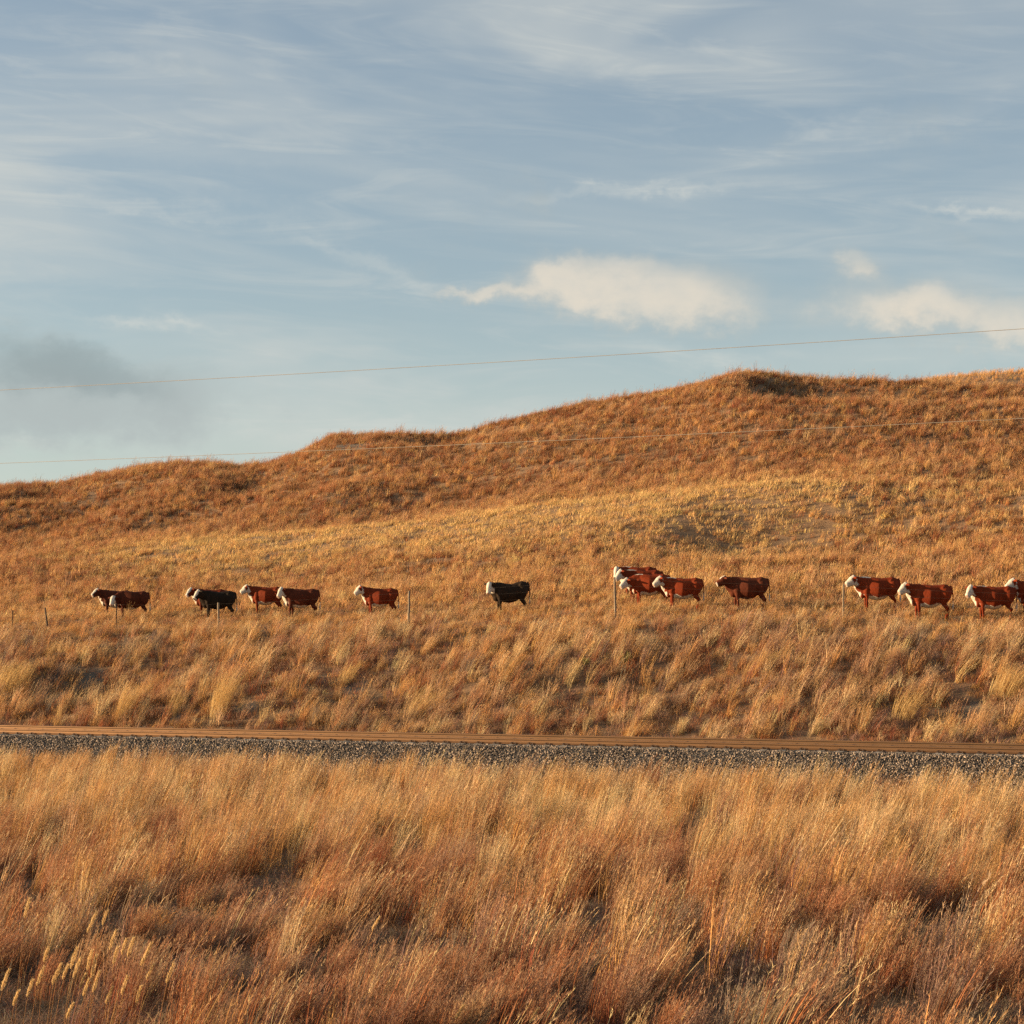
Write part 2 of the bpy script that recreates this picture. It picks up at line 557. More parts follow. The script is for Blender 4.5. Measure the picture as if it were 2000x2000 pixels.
gx = axis([(-2000, -400, 160), (-400, -120, 28), (-120, -64, 4), (-64, 64, 0.6), (64, 120, 4), (120, 400, 28), (400, 2001, 160)])
gy = axis([(-600, -60, 90), (-60, 16, 6), (16, 262, 0.6), (262, 330, 6), (330, 700, 40), (700, 4001, 300)])
GX, GY = np.meshgrid(gx, gy)
GZ = height(GX, GY)
nx, ny = len(gx), len(gy)
idx = np.arange(nx * ny).reshape(ny, nx)
quads = np.stack([idx[:-1, :-1].ravel(), idx[:-1, 1:].ravel(), idx[1:, 1:].ravel(), idx[1:, :-1].ravel()], 1)
gm = np_mesh('ground', np.stack([GX.ravel(), GY.ravel(), GZ.ravel()], 1), quads, M_GROUND, True)
# bare sandy spots, the first painting shaded ground in dark sand: px, py, radius along and across the track (m)
BARE = [(150, 1318, 1.7, 0.9), (870, 1372, 0.7, 0.6), (690, 1345, 0.6, 0.7), (100, 1372, 1.0, 0.7), (1880, 1390, 0.8, 0.8), (480, 1382, 0.8, 0.5), (330, 1400, 0.9, 0.5)]
BLOW = [(690, 872, 3.0, 1.2), (275, 918, 1.2, 0.7)]


def bare_mask(x, y):
    m_ = np.zeros(np.shape(x))
    for lst, wa, wb in ((BARE, 79.5, 100), (BLOW, 150, 189)):
        for (qx, qy, ra, rc) in lst:
            p = ground_at(qx, qy, wa, wb)
            al = ((x - p.x) - S * (y - p.y)) * LC
            ac = ((y - p.y) + S * (x - p.x)) * LC
            m_ = np.maximum(m_, np.exp(-((al / ra) ** 2 + (ac / rc) ** 2) ** 2))
    return m_


at = gm.attributes.new('sand', 'FLOAT', 'POINT')
at.data.foreach_set('value', bare_mask(GX, GY).astype(np.float32).ravel())
ground = link(bpy.data.objects.new('ground', gm))
tag(ground, 'rolling sand hill ground under dry prairie grass', None, None, 'structure')

# ------------------------------------------------------------------ railway
TD = Vector((LC, -S * LC, 0))          # along the track (to the right, slightly nearer)
TN = Vector((S * LC, LC, 0))           # across the track, away from the camera
T0 = Vector((0, W_NEAR, 0))
L0, L1 = -60.0, 52.0                   # extent along the track


def track_pt(a, c, z):
    """a = metres along the track, c = metres across from the near rail"""
    return T0 + TD * a + TN * c + Vector((0, 0, z))


# ballast bed (real step above the ground)
bed_prof = [(-3.75, -4.72), (-3.4, -4.55), (-2.4, -4.10), (-0.95, -3.46), (-0.40, -3.44), (0.0, -3.45), (0.75, -3.40), (2.1, -3.33), (2.5, -3.38), (3.6, -3.75)]
bv_, bf_ = [], []
steps = int((L1 - L0) / 0.5) + 1
rng = np.random.default_rng(3)
for i in range(steps):
    a = L0 + i * 0.5
    for j, (c, z) in enumerate(bed_prof):
        bv_.append(track_pt(a, c + (rng.random() - .5) * 0.08, z + (rng.random() - .5) * 0.03))
npf = len(bed_prof)
for i in range(steps - 1):
    for j in range(npf - 1):
        bf_.append((i * npf + j, (i + 1) * npf + j, (i + 1) * npf + j + 1, i * npf + j + 1))
bed = mesh_obj('ballast_bed', bv_, bf_, M_BED, None, False)
tag(bed, 'crushed stone bed under the railway track', None, None, 'structure')

track = link(bpy.data.objects.new('railway_track', None))
track.location = track_pt(0, 0.75, RAIL_Z - 0.19)
tag(track, 'rusty railway track running across between the two grass fields', 'railway track')
track_loc = track.location.copy()
rail_prof = [(-0.075, 0.0), (-0.075, 0.012), (-0.02, 0.032), (-0.007, 0.05), (-0.006, 0.146), (-0.052, 0.140), (-0.052, 0.172), (-0.043, 0.18), (0.043, 0.18), (0.052, 0.172), (0.052, 0.140), (0.006, 0.146), (0.007, 0.05), (0.02, 0.032), (0.075, 0.012), (0.075, 0.0)]
CANT = 0.062


def build_rail(c, ztop):
    v, f = [], []
    n = len(rail_prof)
    ends = np.linspace(L0, L1, 24)
    for a in ends:
        for (q, h) in rail_prof:
            v.append(track_pt(a, c + q, ztop - 0.18 + h) - track_loc)
    for i in range(len(ends) - 1):
        for k in range(n):
            q = (k + 1) % n
            f.append((i * n + k, (i + 1) * n + k, (i + 1) * n + q, i * n + q))
    f.append(tuple(range(n)))
    f.append(tuple((len(ends) - 1) * n + k for k in range(n - 1, -1, -1)))
    o = mesh_obj('rail', v, f, M_RAIL, track)
    # object coordinates along the rail for the rust streaks
    return o


build_rail(0.0, RAIL_Z)
build_rail(1.505, RAIL_Z + CANT)


def box(name, lo, hi, mat, bevel=0.0):
    bm = bmesh.new()
    bmesh.ops.create_cube(bm, size=1.0)
    for v in bm.verts:
        v.co = Vector([lo[k] + (v.co[k] + 0.5) * (hi[k] - lo[k]) for k in range(3)])
    if bevel:
        bmesh.ops.bevel(bm, geom=bm.edges[:], offset=bevel, segments=1, affect='EDGES')
    me = bpy.data.meshes.new(name)
    bm.to_mesh(me)
    bm.free()
    me.materials.append(mat)
    return me


tie_me = box('tie', (-0.12, -1.3, -0.2), (0.12, 1.3, 0.0), M_TIE, 0.015)
# an elastic clip: shoulder block plus a bent bar
cv, cf = tube([(-0.07, -0.02, 0.02), (-0.07, 0.03, 0.055), (-0.02, 0.05, 0.062), (0.05, 0.04, 0.05), (0.10, 0.0, 0.02)], 0.013, 6)
bm_ = bmesh.new()
tmp = bpy.data.meshes.new('t')
tmp.from_pydata([tuple(v) for v in cv], [], cf)
bm_.from_mesh(tmp)
r_ = bmesh.ops.create_cube(bm_, size=1.0)
for v in r_['verts']:
    v.co = Vector((v.co.x * 0.07 - 0.06, v.co.y * 0.05, v.co.z * 0.06 + 0.02))
clip_me = bpy.data.meshes.new('rail_clip')
bm_.to_mesh(clip_me)
bm_.free()
clip_me.materials.append(M_CLIP)
tz = math.atan2(TD.y, TD.x)
slope = math.atan2(CANT, 1.505)
a = L0 + 0.3
while a < L1 - 0.2:
    t_ = link(bpy.data.objects.new('tie', tie_me), track)
    t_.location = track_pt(a, 0.7525, RAIL_Z - 0.182 + CANT / 2) - track_loc
    t_.rotation_euler = (slope, 0, tz)
    if -26 < a < 26:
        for off in (-0.105, 1.505 - 0.105):
            k = link(bpy.data.objects.new('rail_clip', clip_me), t_)
            k.location = (0.0, off - 0.7525, 0.0)
    a += 0.61

# ------------------------------------------------------------------ clump library for scattering
def clump_arrays(rs, n, h, wid, spread, lean=0.22, bend=0.25, jx=0.12, jy=0.14, K=5, heads=0, head_t=0.6, head_len=0.06, head_w=0.006, curl=0.0, hpow=1.0):
    """blades as tapering ribbons, with optional bristly seed heads; returns verts, tris, attr"""
    ang_ = rs.random(n) * 2 * np.pi
    rad = np.sqrt(rs.random(n)) * spread
    bx, by = np.cos(ang_) * rad, np.sin(ang_) * rad
    hh = h[0] + (h[1] - h[0]) * rs.random(n) ** hpow
    lx = lean + rs.normal(0, jx, n) + bx / max(spread, 1e-3) * 0.10
    ly = rs.normal(0, jy, n) + by / max(spread, 1e-3) * 0.10
    bd = bend * (0.4 + 1.2 * rs.random(n))
    bdy = rs.normal(0, 0.10, n)
    if curl:
        ca = rs.random(n) * 2 * np.pi
        bd = bd + np.cos(ca) * curl
        bdy = bdy + np.sin(ca) * curl
    phi = rs.random(n) * np.pi
    ww = wid * (0.6 + 0.8 * rs.random(n))
    t = np.linspace(0, 1, K)[None, :]
    H = hh[:, None]
    X = bx[:, None] + H * (lx[:, None] * t + bd[:, None] * t ** 2)
    Y = by[:, None] + H * (ly[:, None] * t + bdy[:, None] * t ** 2)
    droop = np.abs(bd)[:, None] * 0.35 + (curl * 0.5 if curl else 0)
    Z = H * (t - droop * t ** 3) - 0.03
    tw = phi[:, None] + (rs.random(n)[:, None] - .5) * 1.6 * t
    tap = (1 - 0.78 * t ** 1.3) * ww[:, None] * 0.5
    P1 = np.stack([X + np.cos(tw) * tap, Y + np.sin(tw) * tap, Z], -1)
    P2 = np.stack([X - np.cos(tw) * tap, Y - np.sin(tw) * tap, Z], -1)
    V = np.stack([P1, P2], 2).reshape(-1, 3)
    base_ = (np.arange(n) * K * 2)[:, None]
    ii = (np.arange(K - 1) * 2)[None, :]
    q = base_ + ii
    T = np.concatenate([np.stack([q, q + 1, q + 3], -1).reshape(-1, 3), np.stack([q, q + 3, q + 2], -1).reshape(-1, 3)])
    rb = rs.random(n)
    A = np.stack([np.repeat(rb, K * 2), np.zeros(n * K * 2), np.tile(np.repeat(t[0], 2), n)], -1)
    if heads:
        m = n * heads
        b = np.repeat(np.arange(n), heads)
        tt = head_t + (1 - head_t) * rs.random(m)
        px_ = bx[b] + hh[b] * (lx[b] * tt + bd[b] * tt ** 2)
        py_ = by[b] + hh[b] * (ly[b] * tt + bdy[b] * tt ** 2)
        pz_ = hh[b] * (tt - (droop[b, 0] if np.ndim(droop) else droop) * tt ** 3) - 0.03
        L = head_len * (0.5 + rs.random(m))
        d = np.stack([lx[b] + 2 * bd[b] * tt + rs.normal(0, .45, m), rs.normal(0, .45, m), 0.9 + rs.normal(0, .25, m)], -1)
        d /= np.linalg.norm(d, axis=1)[:, None]
        c0 = np.stack([px_, py_, pz_], -1)
        sa = rs.random(m) * 2 * np.pi
        sd_ = np.stack([np.cos(sa), np.sin(sa), np.zeros(m)], -1) * (head_w * 0.5)
        v0, v1, v2 = c0 + sd_, c0 - sd_, c0 + d * L[:, None]
        off = len(V)
        V = np.concatenate([V, np.stack([v0, v1, v2], 1).reshape(-1, 3)])
        T = np.concatenate([T, off + np.arange(m * 3).reshape(-1, 3)])
        A = np.concatenate([A, np.stack([np.repeat(rb[b], 3), np.repeat(0.35 + 0.65 * rs.random(m), 3), np.repeat(tt, 3)], -1)])
    return V, T, A


def clump_mesh(name, arrays, mat):
    V, T, A = arrays
    me = np_mesh(name, V, T, mat)
    at = me.attributes.new('blade', 'FLOAT_VECTOR', 'POINT')
    at.data.foreach_set('vector', A.astype(np.float32).ravel())
    return me


LIB = {}


def library(key, makers):
    c = bpy.data.collections.new(key)
    for i, me in enumerate(makers):
        c.objects.link(bpy.data.objects.new('%s_%02d' % (key, i), me))
    LIB[key] = c
    return c


def kinds(key, specs, seed, mat=M_GRASS):
    """specs: list of (count, kwargs)"""
    rs = np.random.default_rng(seed)
    ms, ranges, k = [], [], 0
    for cnt, kw in specs:
        for i in range(cnt):
            ms.append(clump_mesh('%s_%02d' % (key, k), clump_arrays(rs, **kw), mat))
            k += 1
        ranges.append((k - cnt, k))
    library(key, ms)
    return ranges


def euler_from(mat):
    """XYZ euler angles of a stack of rotation matrices"""
    y = -np.arcsin(np.clip(mat[:, 2, 0], -1, 1))
    x = np.arctan2(mat[:, 2, 1], mat[:, 2, 2])
    z = np.arctan2(mat[:, 1, 0], mat[:, 0, 0])
    return np.stack([x, y, z], -1)


def rot_stack(spin, tx, ty):
    """spin about z, then tilt towards +x by ty and towards +y by tx"""
    n = len(spin)
    cz, sz = np.cos(spin), np.sin(spin)
    Rz = np.zeros((n, 3, 3)); Rz[:, 0, 0] = cz; Rz[:, 0, 1] = -sz; Rz[:, 1, 0] = sz; Rz[:, 1, 1] = cz; Rz[:, 2, 2] = 1
    cy, sy = np.cos(ty), np.sin(ty)
    Ry = np.zeros((n, 3, 3)); Ry[:, 0, 0] = cy; Ry[:, 0, 2] = sy; Ry[:, 1, 1] = 1; Ry[:, 2, 0] = -sy; Ry[:, 2, 2] = cy
    cx, sx = np.cos(-tx), np.sin(-tx)
    Rx = np.zeros((n, 3, 3)); Rx[:, 0, 0] = 1; Rx[:, 1, 1] = cx; Rx[:, 1, 2] = -sx; Rx[:, 2, 1] = sx; Rx[:, 2, 2] = cx
    return np.einsum('nij,njk->nik', np.einsum('nij,njk->nik', Rx, Ry), Rz)


def scatter(name, key, pts, eul, scl, pick, tint, label):
    n = len(pts)
    me = bpy.data.meshes.new(name)
    me.vertices.add(n)
    me.vertices.foreach_set('co', pts.astype(np.float32).ravel())
    for nm, ty, fld, arr in (('rot', 'FLOAT_VECTOR', 'vector', eul), ('scl', 'FLOAT_VECTOR', 'vector', scl), ('pick', 'INT', 'value', pick), ('tint', 'FLOAT_COLOR', 'color', tint)):
        at = me.attributes.new(nm, ty, 'POINT')
        at.data.foreach_set(fld, np.asarray(arr, np.int32 if ty == 'INT' else np.float32).ravel())
    me.update()
    o = link(bpy.data.objects.new(name, me))
    g = bpy.data.node_groups.new(name + '_scatter', 'GeometryNodeTree')
    g.interface.new_socket('Geometry', in_out='INPUT', socket_type='NodeSocketGeometry')
    g.interface.new_socket('Geometry', in_out='OUTPUT', socket_type='NodeSocketGeometry')
    N, L = g.nodes, g.links
    gi, go = N.new('NodeGroupInput'), N.new('NodeGroupOutput')
    ci = N.new('GeometryNodeCollectionInfo')
    ci.inputs['Collection'].default_value = LIB[key]
    ci.inputs['Separate Children'].default_value = True
    ci.inputs['Reset Children'].default_value = True
    iop = N.new('GeometryNodeInstanceOnPoints')
    iop.inputs['Pick Instance'].default_value = True

    def na(nm, ty):
        q = N.new('GeometryNodeInputNamedAttribute')
        q.data_type = ty
        q.inputs['Name'].default_value = nm
        return q.outputs['Attribute']
    e2r = N.new('FunctionNodeEulerToRotation')
    L.new(na('rot', 'FLOAT_VECTOR'), e2r.inputs[0])
    L.new(gi.outputs[0], iop.inputs['Points'])
    L.new(ci.outputs[0], iop.inputs['Instance'])
    L.new(na('pick', 'INT'), iop.inputs['Instance Index'])
    L.new(e2r.outputs[0], iop.inputs['Rotation'])
    L.new(na('scl', 'FLOAT_VECTOR'), iop.inputs['Scale'])
    L.new(iop.outputs[0], go.inputs[0])
    md = o.modifiers.new('scatter', 'NODES')
    md.node_group = g
    tag(o, label, None, None, 'stuff')
    return o


def sample_zone(rs, w0, w1, density, margin=350):
    """random points per square metre between two lines of w, inside the view plus a margin (in pixels)"""
    y0 = w0 / (1 + S * (1000 + margin) / F)
    y1 = w1 / (1 - S * (1000 + margin) / F)
    xm = (1000 + margin) / F * y1 + 1.5
    n = int((y1 - y0) * 2 * xm * density)
    x = (rs.random(n) * 2 - 1) * xm
    y = y0 + rs.random(n) * (y1 - y0)
    w = y + S * x
    keep = (w > w0) & (w < w1) & (np.abs(x) < (1000 + margin) / F * y + 1.5)
    return x[keep], y[keep], w[keep]


def colours(rs, n, pal, weights):
    """mix of palette rows by per-point weights (n, k) with a little jitter"""
    cum_ = np.cumsum(weights / weights.sum(1, keepdims=True), 1)
    ch = (rs.random(n)[:, None] > cum_).sum(1)
    ch = np.clip(ch, 0, len(pal) - 1)
    c = np.array(pal)[ch]
    c = c * (0.82 + 0.36 * rs.random(n))[:, None] * (1 + rs.normal(0, 0.04, (n, 3)))
    return np.concatenate([np.clip(c, 0.01, 0.9), np.ones((n, 1))], 1), ch


GOLD = (0.56, 0.31, 0.115)
STRAW = (0.70, 0.51, 0.27)
TAN = (0.47, 0.28, 0.150)
RUST = (0.36, 0.135, 0.058)
RED = (0.25, 0.085, 0.046)
MAUVE = (0.27, 0.15, 0.115)
HSTRAW = (0.66, 0.44, 0.19)
HRUST = (0.37, 0.165, 0.070)
GREY = (0.21, 0.17, 0.13)
BROWN = (0.16, 0.085, 0.042)

def bunches(rs, w0, w1, dens, per, sigma, margin=240, thin=None):
    """bunch grass: centres with several clumps each; returns x, y, w, centre x, centre y, per-bunch random values"""
    cx_, cy_, cw_ = sample_zone(rs, w0, w1, dens, margin)
    if thin is not None:
        k = rs.random(len(cx_)) < thin(cx_, cy_, cw_)
        cx_, cy_, cw_ = cx_[k], cy_[k], cw_[k]
    m = len(cx_)
    cnt = rs.poisson(per, m) + 1
    i = np.repeat(np.arange(m), cnt)
    rv = rs.random((m, 5))[i]
    x = cx_[i] + rs.normal(0, sigma, len(i)) * (0.6 + 0.8 * rv[:, 4])
    y = cy_[i] + rs.normal(0, sigma, len(i)) * (0.6 + 0.8 * rv[:, 4])
    return x, y, y + S * x, cx_[i], cy_[i], rv


def bunch_colours(rs, pal, wts, r, jitter=0.35):
    """one palette colour per bunch (r in 0..1), some clumps strays"""
    n = len(r)
    cum_ = np.cumsum(wts / wts.sum(1, keepdims=True), 1)
    rr = np.where(rs.random(n) < jitter, rs.random(n), r)
    ch = np.clip((rr[:, None] > cum_).sum(1), 0, len(pal) - 1)
    c = np.array(pal)[ch] * (0.80 + 0.40 * rs.random(n))[:, None] * (1 + rs.normal(0, 0.04, (n, 3)))
    return np.concatenate([np.clip(c, 0.01, 0.9), np.ones((n, 1))], 1)


# ------------------------------------------------------------------ hillside grass
hk = kinds('hill_clump', [
    (8, dict(n=26, h=(0.16, 0.50), wid=0.013, spread=0.13, lean=0.10, bend=0.16, jx=0.13, jy=0.13, K=4, heads=2, head_len=0.06, head_w=0.011)),
    (6, dict(n=34, h=(0.08, 0.28), wid=0.015, spread=0.26, lean=0.08, bend=0.15, jx=0.26, jy=0.26, K=4)),
    (4, dict(n=12, h=(0.40, 0.75), wid=0.011, spread=0.10, lean=0.12, bend=0.14, jx=0.09, jy=0.09, K=4, heads=4, head_len=0.07, head_w=0.010))], 11)
rs = np.random.default_rng(21)
hx_, hy_, hw_, ccx, ccy, rv = bunches(rs, 99.0, 199.0, 5.0, 1.2, 0.14, 200, lambda x, y, w: np.clip(0.55 + 1.2 * (fbm(x / 3.0, y / 3.0, 41, 3) - 0.30), 0.35, 1.0) * (1 - 0.5 * np.exp(-((w - 137) / 7.0) ** 2) * (1 - sstep(CX + F * x / y, 1450, 1750))) * (1 - 0.5 * bare_mask(x, y)))
n = len(hx_)
hpx = CX + F * hx_ / hy_
big = fbm(ccx / 9.0, ccy / 9.0, 31, 3)
mid = fbm(ccx / 2.6 + 40, ccy / 2.6, 37, 3)
benchiness = np.exp(-((hw_ - 137 - 12 * (big - .5)) / 8.5) ** 2) * sstep(hpx, 50, 400) * (1 - 0.75 * sstep(hpx, 1450, 1750))
lower = sstep(128 - hw_, 0, 22)
wts = np.stack([0.55 + 2.4 * benchiness + 0.9 * lower, 0.10 + 4.5 * benchiness + 0.5 * lower, 0.5 + 0 * big, (0.9 + 3.2 * np.clip(big - .42, 0, 1)) * (1 - .85 * benchiness) * (1 - 0.6 * lower),
                (0.30 + 3.2 * np.clip(mid - .48, 0, 1)) * (1 - benchiness) * (1 - .5 * lower), 0.12 + 2.0 * np.clip(mid - .52, 0, 1) * (1 - benchiness)], 1)
tint = bunch_colours(rs, [GOLD, HSTRAW, TAN, HRUST, RED, BROWN], np.clip(wts, 0.0, None), rv[:, 0])
u = rs.random(n)
pick = np.where(u < 0.55, rs.integers(*hk[0], n), np.where(u < 0.84, rs.integers(*hk[1], n), rs.integers(*hk[2], n)))
rot = rot_stack((rs.random(n) - .5) * 2.0, rs.normal(0, .08, n), rs.normal(0.0, .08, n) + 0.2 * (rv[:, 1] - .5))
sc = (0.75 + 0.45 * rs.random(n)) * (0.75 + 0.6 * rv[:, 2]) * (1 - 0.4 * (1 - sstep(hw_, 100, 108))) * (1 - 0.5 * benchiness) * (0.85 + 0.3 * mid)
scl = np.stack([sc * (0.9 + .3 * rs.random(n)), sc * np.where(rs.random(n) < .5, 1, -1), sc * (0.85 + .3 * rs.random(n))], 1)
scatter('hill_grass', 'hill_clump', np.stack([hx_, hy_, height(hx_, hy_)], 1), euler_from(rot), scl, pick, tint, 'dry russet and golden grass covering the hillside behind the cattle')

# low thatch between the bunches, its dark tints standing in for shaded gaps
hx_, hy_, hw_ = sample_zone(rs, 99.0, 198.0, 4.0, 180)
k = rs.random(len(hx_)) > 0.9 * bare_mask(hx_, hy_)
hx_, hy_, hw_ = hx_[k], hy_[k], hw_[k]
n = len(hx_)
hpx = CX + F * hx_ / hy_
benchiness = np.exp(-((hw_ - 137) / 8.5) ** 2) * sstep(hpx, 50, 400) * (1 - 0.75 * sstep(hpx, 1450, 1750))
lower = sstep(128 - hw_, 0, 22)
tint = bunch_colours(rs, [HSTRAW, TAN, HRUST, BROWN], np.stack([0.10 + 5 * benchiness + 0.5 * lower, 0.4 + 0 * lower, 0.9 * (1 - benchiness), 1.3 * (1 - benchiness) * (1 - .5 * lower)], 1), rs.random(n))
sc = 0.9 + 0.7 * rs.random(n)
scatter('hill_thatch', 'hill_clump', np.stack([hx_, hy_, height(hx_, hy_)], 1), euler_from(rot_stack((rs.random(n) - .5) * 2, rs.normal(0, .1, n), rs.normal(0, .1, n))),
        np.stack([sc * 1.2, sc * 1.2, sc], 1), rs.integers(*hk[1], n), tint, 'short dry grass between the taller tussocks on the hillside')

# far hump behind the ridge
fx_, fy_, fw_ = sample_zone(rs, 199.0, 238.0, 2.0, 120)
kp = CX + F * fx_ / fy_ > 1600
fx_, fy_ = fx_[kp], fy_[kp]
n = len(fx_)
tint, ch = colours(rs, n, [GOLD, TAN], np.ones((n, 2)) * np.array([1.0, .5]))
sc = 0.9 + 0.6 * rs.random(n)
scatter('ridge_grass', 'hill_clump', np.stack([fx_, fy_, height(fx_, fy_)], 1), euler_from(rot_stack((rs.random(n) - .5) * 2, rs.normal(0, .1, n), rs.normal(0, .1, n))),
        np.stack([sc, sc, sc], 1), rs.integers(hk[0][0], hk[1][1], n), tint, 'sunlit golden grass on the far hump behind the ridge')

# ------------------------------------------------------------------ bank grass between the track and the fence
bk = kinds('bank_clump', [
    (7, dict(n=22, h=(0.40, 0.95), wid=0.010, spread=0.11, lean=0.18, bend=0.20, jx=0.10, jy=0.12, K=5, heads=5, head_len=0.07, head_w=0.008)),
    (6, dict(n=34, h=(0.12, 0.36), wid=0.010, spread=0.24, lean=0.10, bend=0.2, jx=0.35, jy=0.35, K=5, curl=0.35)),
    (5, dict(n=22, h=(0.25, 0.60), wid=0.009, spread=0.16, lean=0.12, bend=0.2, jx=0.28, jy=0.28, K=5, heads=8, head_t=0.3, head_len=0.08, head_w=0.008, curl=0.2)),
    (4, dict(n=12, h=(0.9, 1.35), wid=0.009, spread=0.10, lean=0.20, bend=0.18, jx=0.07, jy=0.08, K=5, heads=7, head_t=0.7, head_len=0.07, head_w=0.009))], 12)
PAL = [GOLD, STRAW, TAN, RUST, RED, MAUVE, GREY]
bx_, by_, bw_, ccx, ccy, rv = bunches(rs, 79.4, 101.0, 5.2, 2.4, 0.15, 240, lambda x, y, w: np.clip(0.25 + 2.2 * (fbm(x / 1.9, y / 1.9, 51, 3) - 0.30), 0.1, 1) * (1 - 0.65 * bare_mask(x, y)) * (0.55 + 0.45 * sstep(w, 79.5, 82.0)))
n = len(bx_)
big = fbm(ccx / 6.0, ccy / 6.0, 57, 3)
foot = 1 - sstep(bw_, 79.5, 82.0)
graze_zone = sstep(bw_, 92.5, 96)
goldy = np.clip(1.8 * (big - .38) + 0.8 * graze_zone, 0, 1.3)
wts = np.stack([0.45 + 1.2 * goldy, 0.45 + 0.6 * goldy, 0.55 + 0 * big, 0.40 - .25 * graze_zone, 0.12 + 0 * big, 0.40 * np.clip(1 - goldy, 0, 1), 0.20 * np.clip(1 - goldy, 0, 1) + .2 * foot], 1)
tint = bunch_colours(rs, PAL, np.clip(wts, 0, None), rv[:, 0])
u = np.where(rs.random(n) < .6, rv[:, 3], rs.random(n))
pick = np.where(u < .48, rs.integers(*bk[0], n), np.where(u < .60, rs.integers(*bk[1], n), np.where(u < 0.95, rs.integers(*bk[2], n), rs.integers(*bk[3], n))))
rot = rot_stack((rs.random(n) - .5) * 1.6, rs.normal(0, .08, n), rs.normal(0.03, .09, n) + 0.3 * (rv[:, 1] - .5))
sc = (0.75 + 0.35 * rs.random(n)) * (0.55 + 0.75 * rv[:, 2]) * (1 - .3 * foot) * (1 - 0.48 * graze_zone)
scl = np.stack([sc, sc * np.where(rs.random(n) < .5, 1, -1), sc], 1)
scatter('bank_grass', 'bank_clump', np.stack([bx_, by_, height(bx_, by_)], 1), euler_from(rot), scl, pick, tint, 'mixed dry grass and weeds on the bank between track and fence')
bx_, by_, bw_ = sample_zone(rs, 79.2, 101.0, 8.5, 180)
k = rs.random(len(bx_)) > 0.6 * bare_mask(bx_, by_)
bx_, by_, bw_ = bx_[k], by_[k], bw_[k]
n = len(bx_)
gz_ = sstep(bw_, 92.5, 96)
tint = bunch_colours(rs, [TAN, GOLD, MAUVE, BROWN, RUST], np.stack([.3 + gz_, .15 + 1.2 * gz_, .6 * (1 - gz_), .9 * (1 - gz_), .4 + 0 * gz_], 1), rs.random(n))  # dark browns paint the shade between the tufts
sc = 0.75 + 0.6 * rs.random(n)
scatter('bank_thatch', 'bank_clump', np.stack([bx_, by_, height(bx_, by_)], 1), euler_from(rot_stack(rs.random(n) * 6.28, rs.normal(0, .1, n), rs.normal(0, .1, n))),
        np.stack([sc, sc, sc], 1), rs.integers(*bk[1], n), tint, 'low matted dry grass on the bank between the tufts')

# ------------------------------------------------------------------ tall foreground grass
fk = kinds('tall_clump', [
    (9, dict(n=20, h=(0.60, 1.15), wid=0.0075, spread=0.10, lean=0.14, bend=0.12, jx=0.06, jy=0.07, K=6, heads=8, head_t=0.66, head_len=0.045, head_w=0.0055)),
    (9, dict(n=22, h=(0.40, 0.85), wid=0.0055, spread=0.10, lean=0.20, bend=0.22, jx=0.08, jy=0.09, K=6, heads=22, head_t=0.35, head_len=0.045, head_w=0.0046)),
    (7, dict(n=40, h=(0.12, 0.46), wid=0.0062, spread=0.24, lean=0.08, bend=0.1, jx=0.38, jy=0.38, K=6, curl=0.75, hpow=1.5)),
    (7, dict(n=4, h=(0.85, 1.35), wid=0.0135, spread=0.14, lean=0.22, bend=0.18, jx=0.10, jy=0.09, K=7, heads=9, head_t=0.86, head_len=0.06, head_w=0.010)),
    (7, dict(n=8, h=(0.35, 0.80), wid=0.0110, spread=0.14, lean=0.12, bend=0.25, jx=0.22, jy=0.2, K=6, curl=0.6)),
    (10, dict(n=14, h=(0.50, 1.10), wid=0.0105, spread=0.09, lean=0.14, bend=0.12, jx=0.08, jy=0.08, K=6, heads=10, head_t=0.70, head_len=0.05, head_w=0.0085)),
    (9, dict(n=24, h=(0.32, 0.80), wid=0.0072, spread=0.11, lean=0.16, bend=0.22, jx=0.09, jy=0.10, K=6, heads=26, head_t=0.35, head_len=0.05, head_w=0.0065))], 13)
corner = lambda x, y, w: 1 - 0.50 * (1 - sstep(w, 28.0, 31.0)) * (1 - sstep(CX + F * x / y, 380, 520))
za = bunches(rs, 20.5, 46.0, 2.5, 7.0, 0.15, 200, lambda x, y, w: np.clip(0.25 + 3.4 * (fbm(x / 1.6, y / 2.4, 61, 3) - 0.42) + 0.35 * sstep(w, 36, 46), 0.18, 1) * corner(x, y, w))
zb_ = bunches(rs, 46.0, 72.6, 3.4, 3.2, 0.14, 200, lambda x, y, w: np.clip(0.60 + 1.8 * (fbm(x / 2.2, y / 2.2, 61, 3) - 0.35), 0.3, 1) * (1 - sstep(w + 2.4 * (fbm(x / 1.3, y / 1.3, 83, 3) - 0.5), 70.6, 71.8)))
tx_, ty_, tw_, ccx, ccy, rv = (np.concatenate([p_, q_]) for p_, q_ in zip(za, zb_))
n = len(tx_)
tpx = CX + F * tx_ / ty_
big = fbm(ccx / 2.8, ccy / 4.0, 67, 3)
big2 = fbm(ccx / 2.4 + 30, ccy / 3.0, 71, 3)
near = 1 - sstep(tw_, 29, 44)
leftn = near * (1 - sstep(tpx, 900, 1500))
far = sstep(tw_, 44, 58)
rusty = np.clip(2.8 * (big - .42) + 0.35 * leftn + 0.12 * near, 0, 1)
edge = sstep(tw_, 68.5, 71.0)
p_plume = 0.20 + 0.50 * rusty - 0.12 * far
u = np.where(rs.random(n) < 0.75, rv[:, 3], rs.random(n))
kind = np.where(u < p_plume, 1, np.where(u < p_plume + 0.07 + 0.05 * near, 4, np.where(u < p_plume + 0.15 + 0.13 * near, 3, 0)))
swap = rs.random(n) < 0.15 + 0.8 * (1 - sstep(tw_, 34, 52))
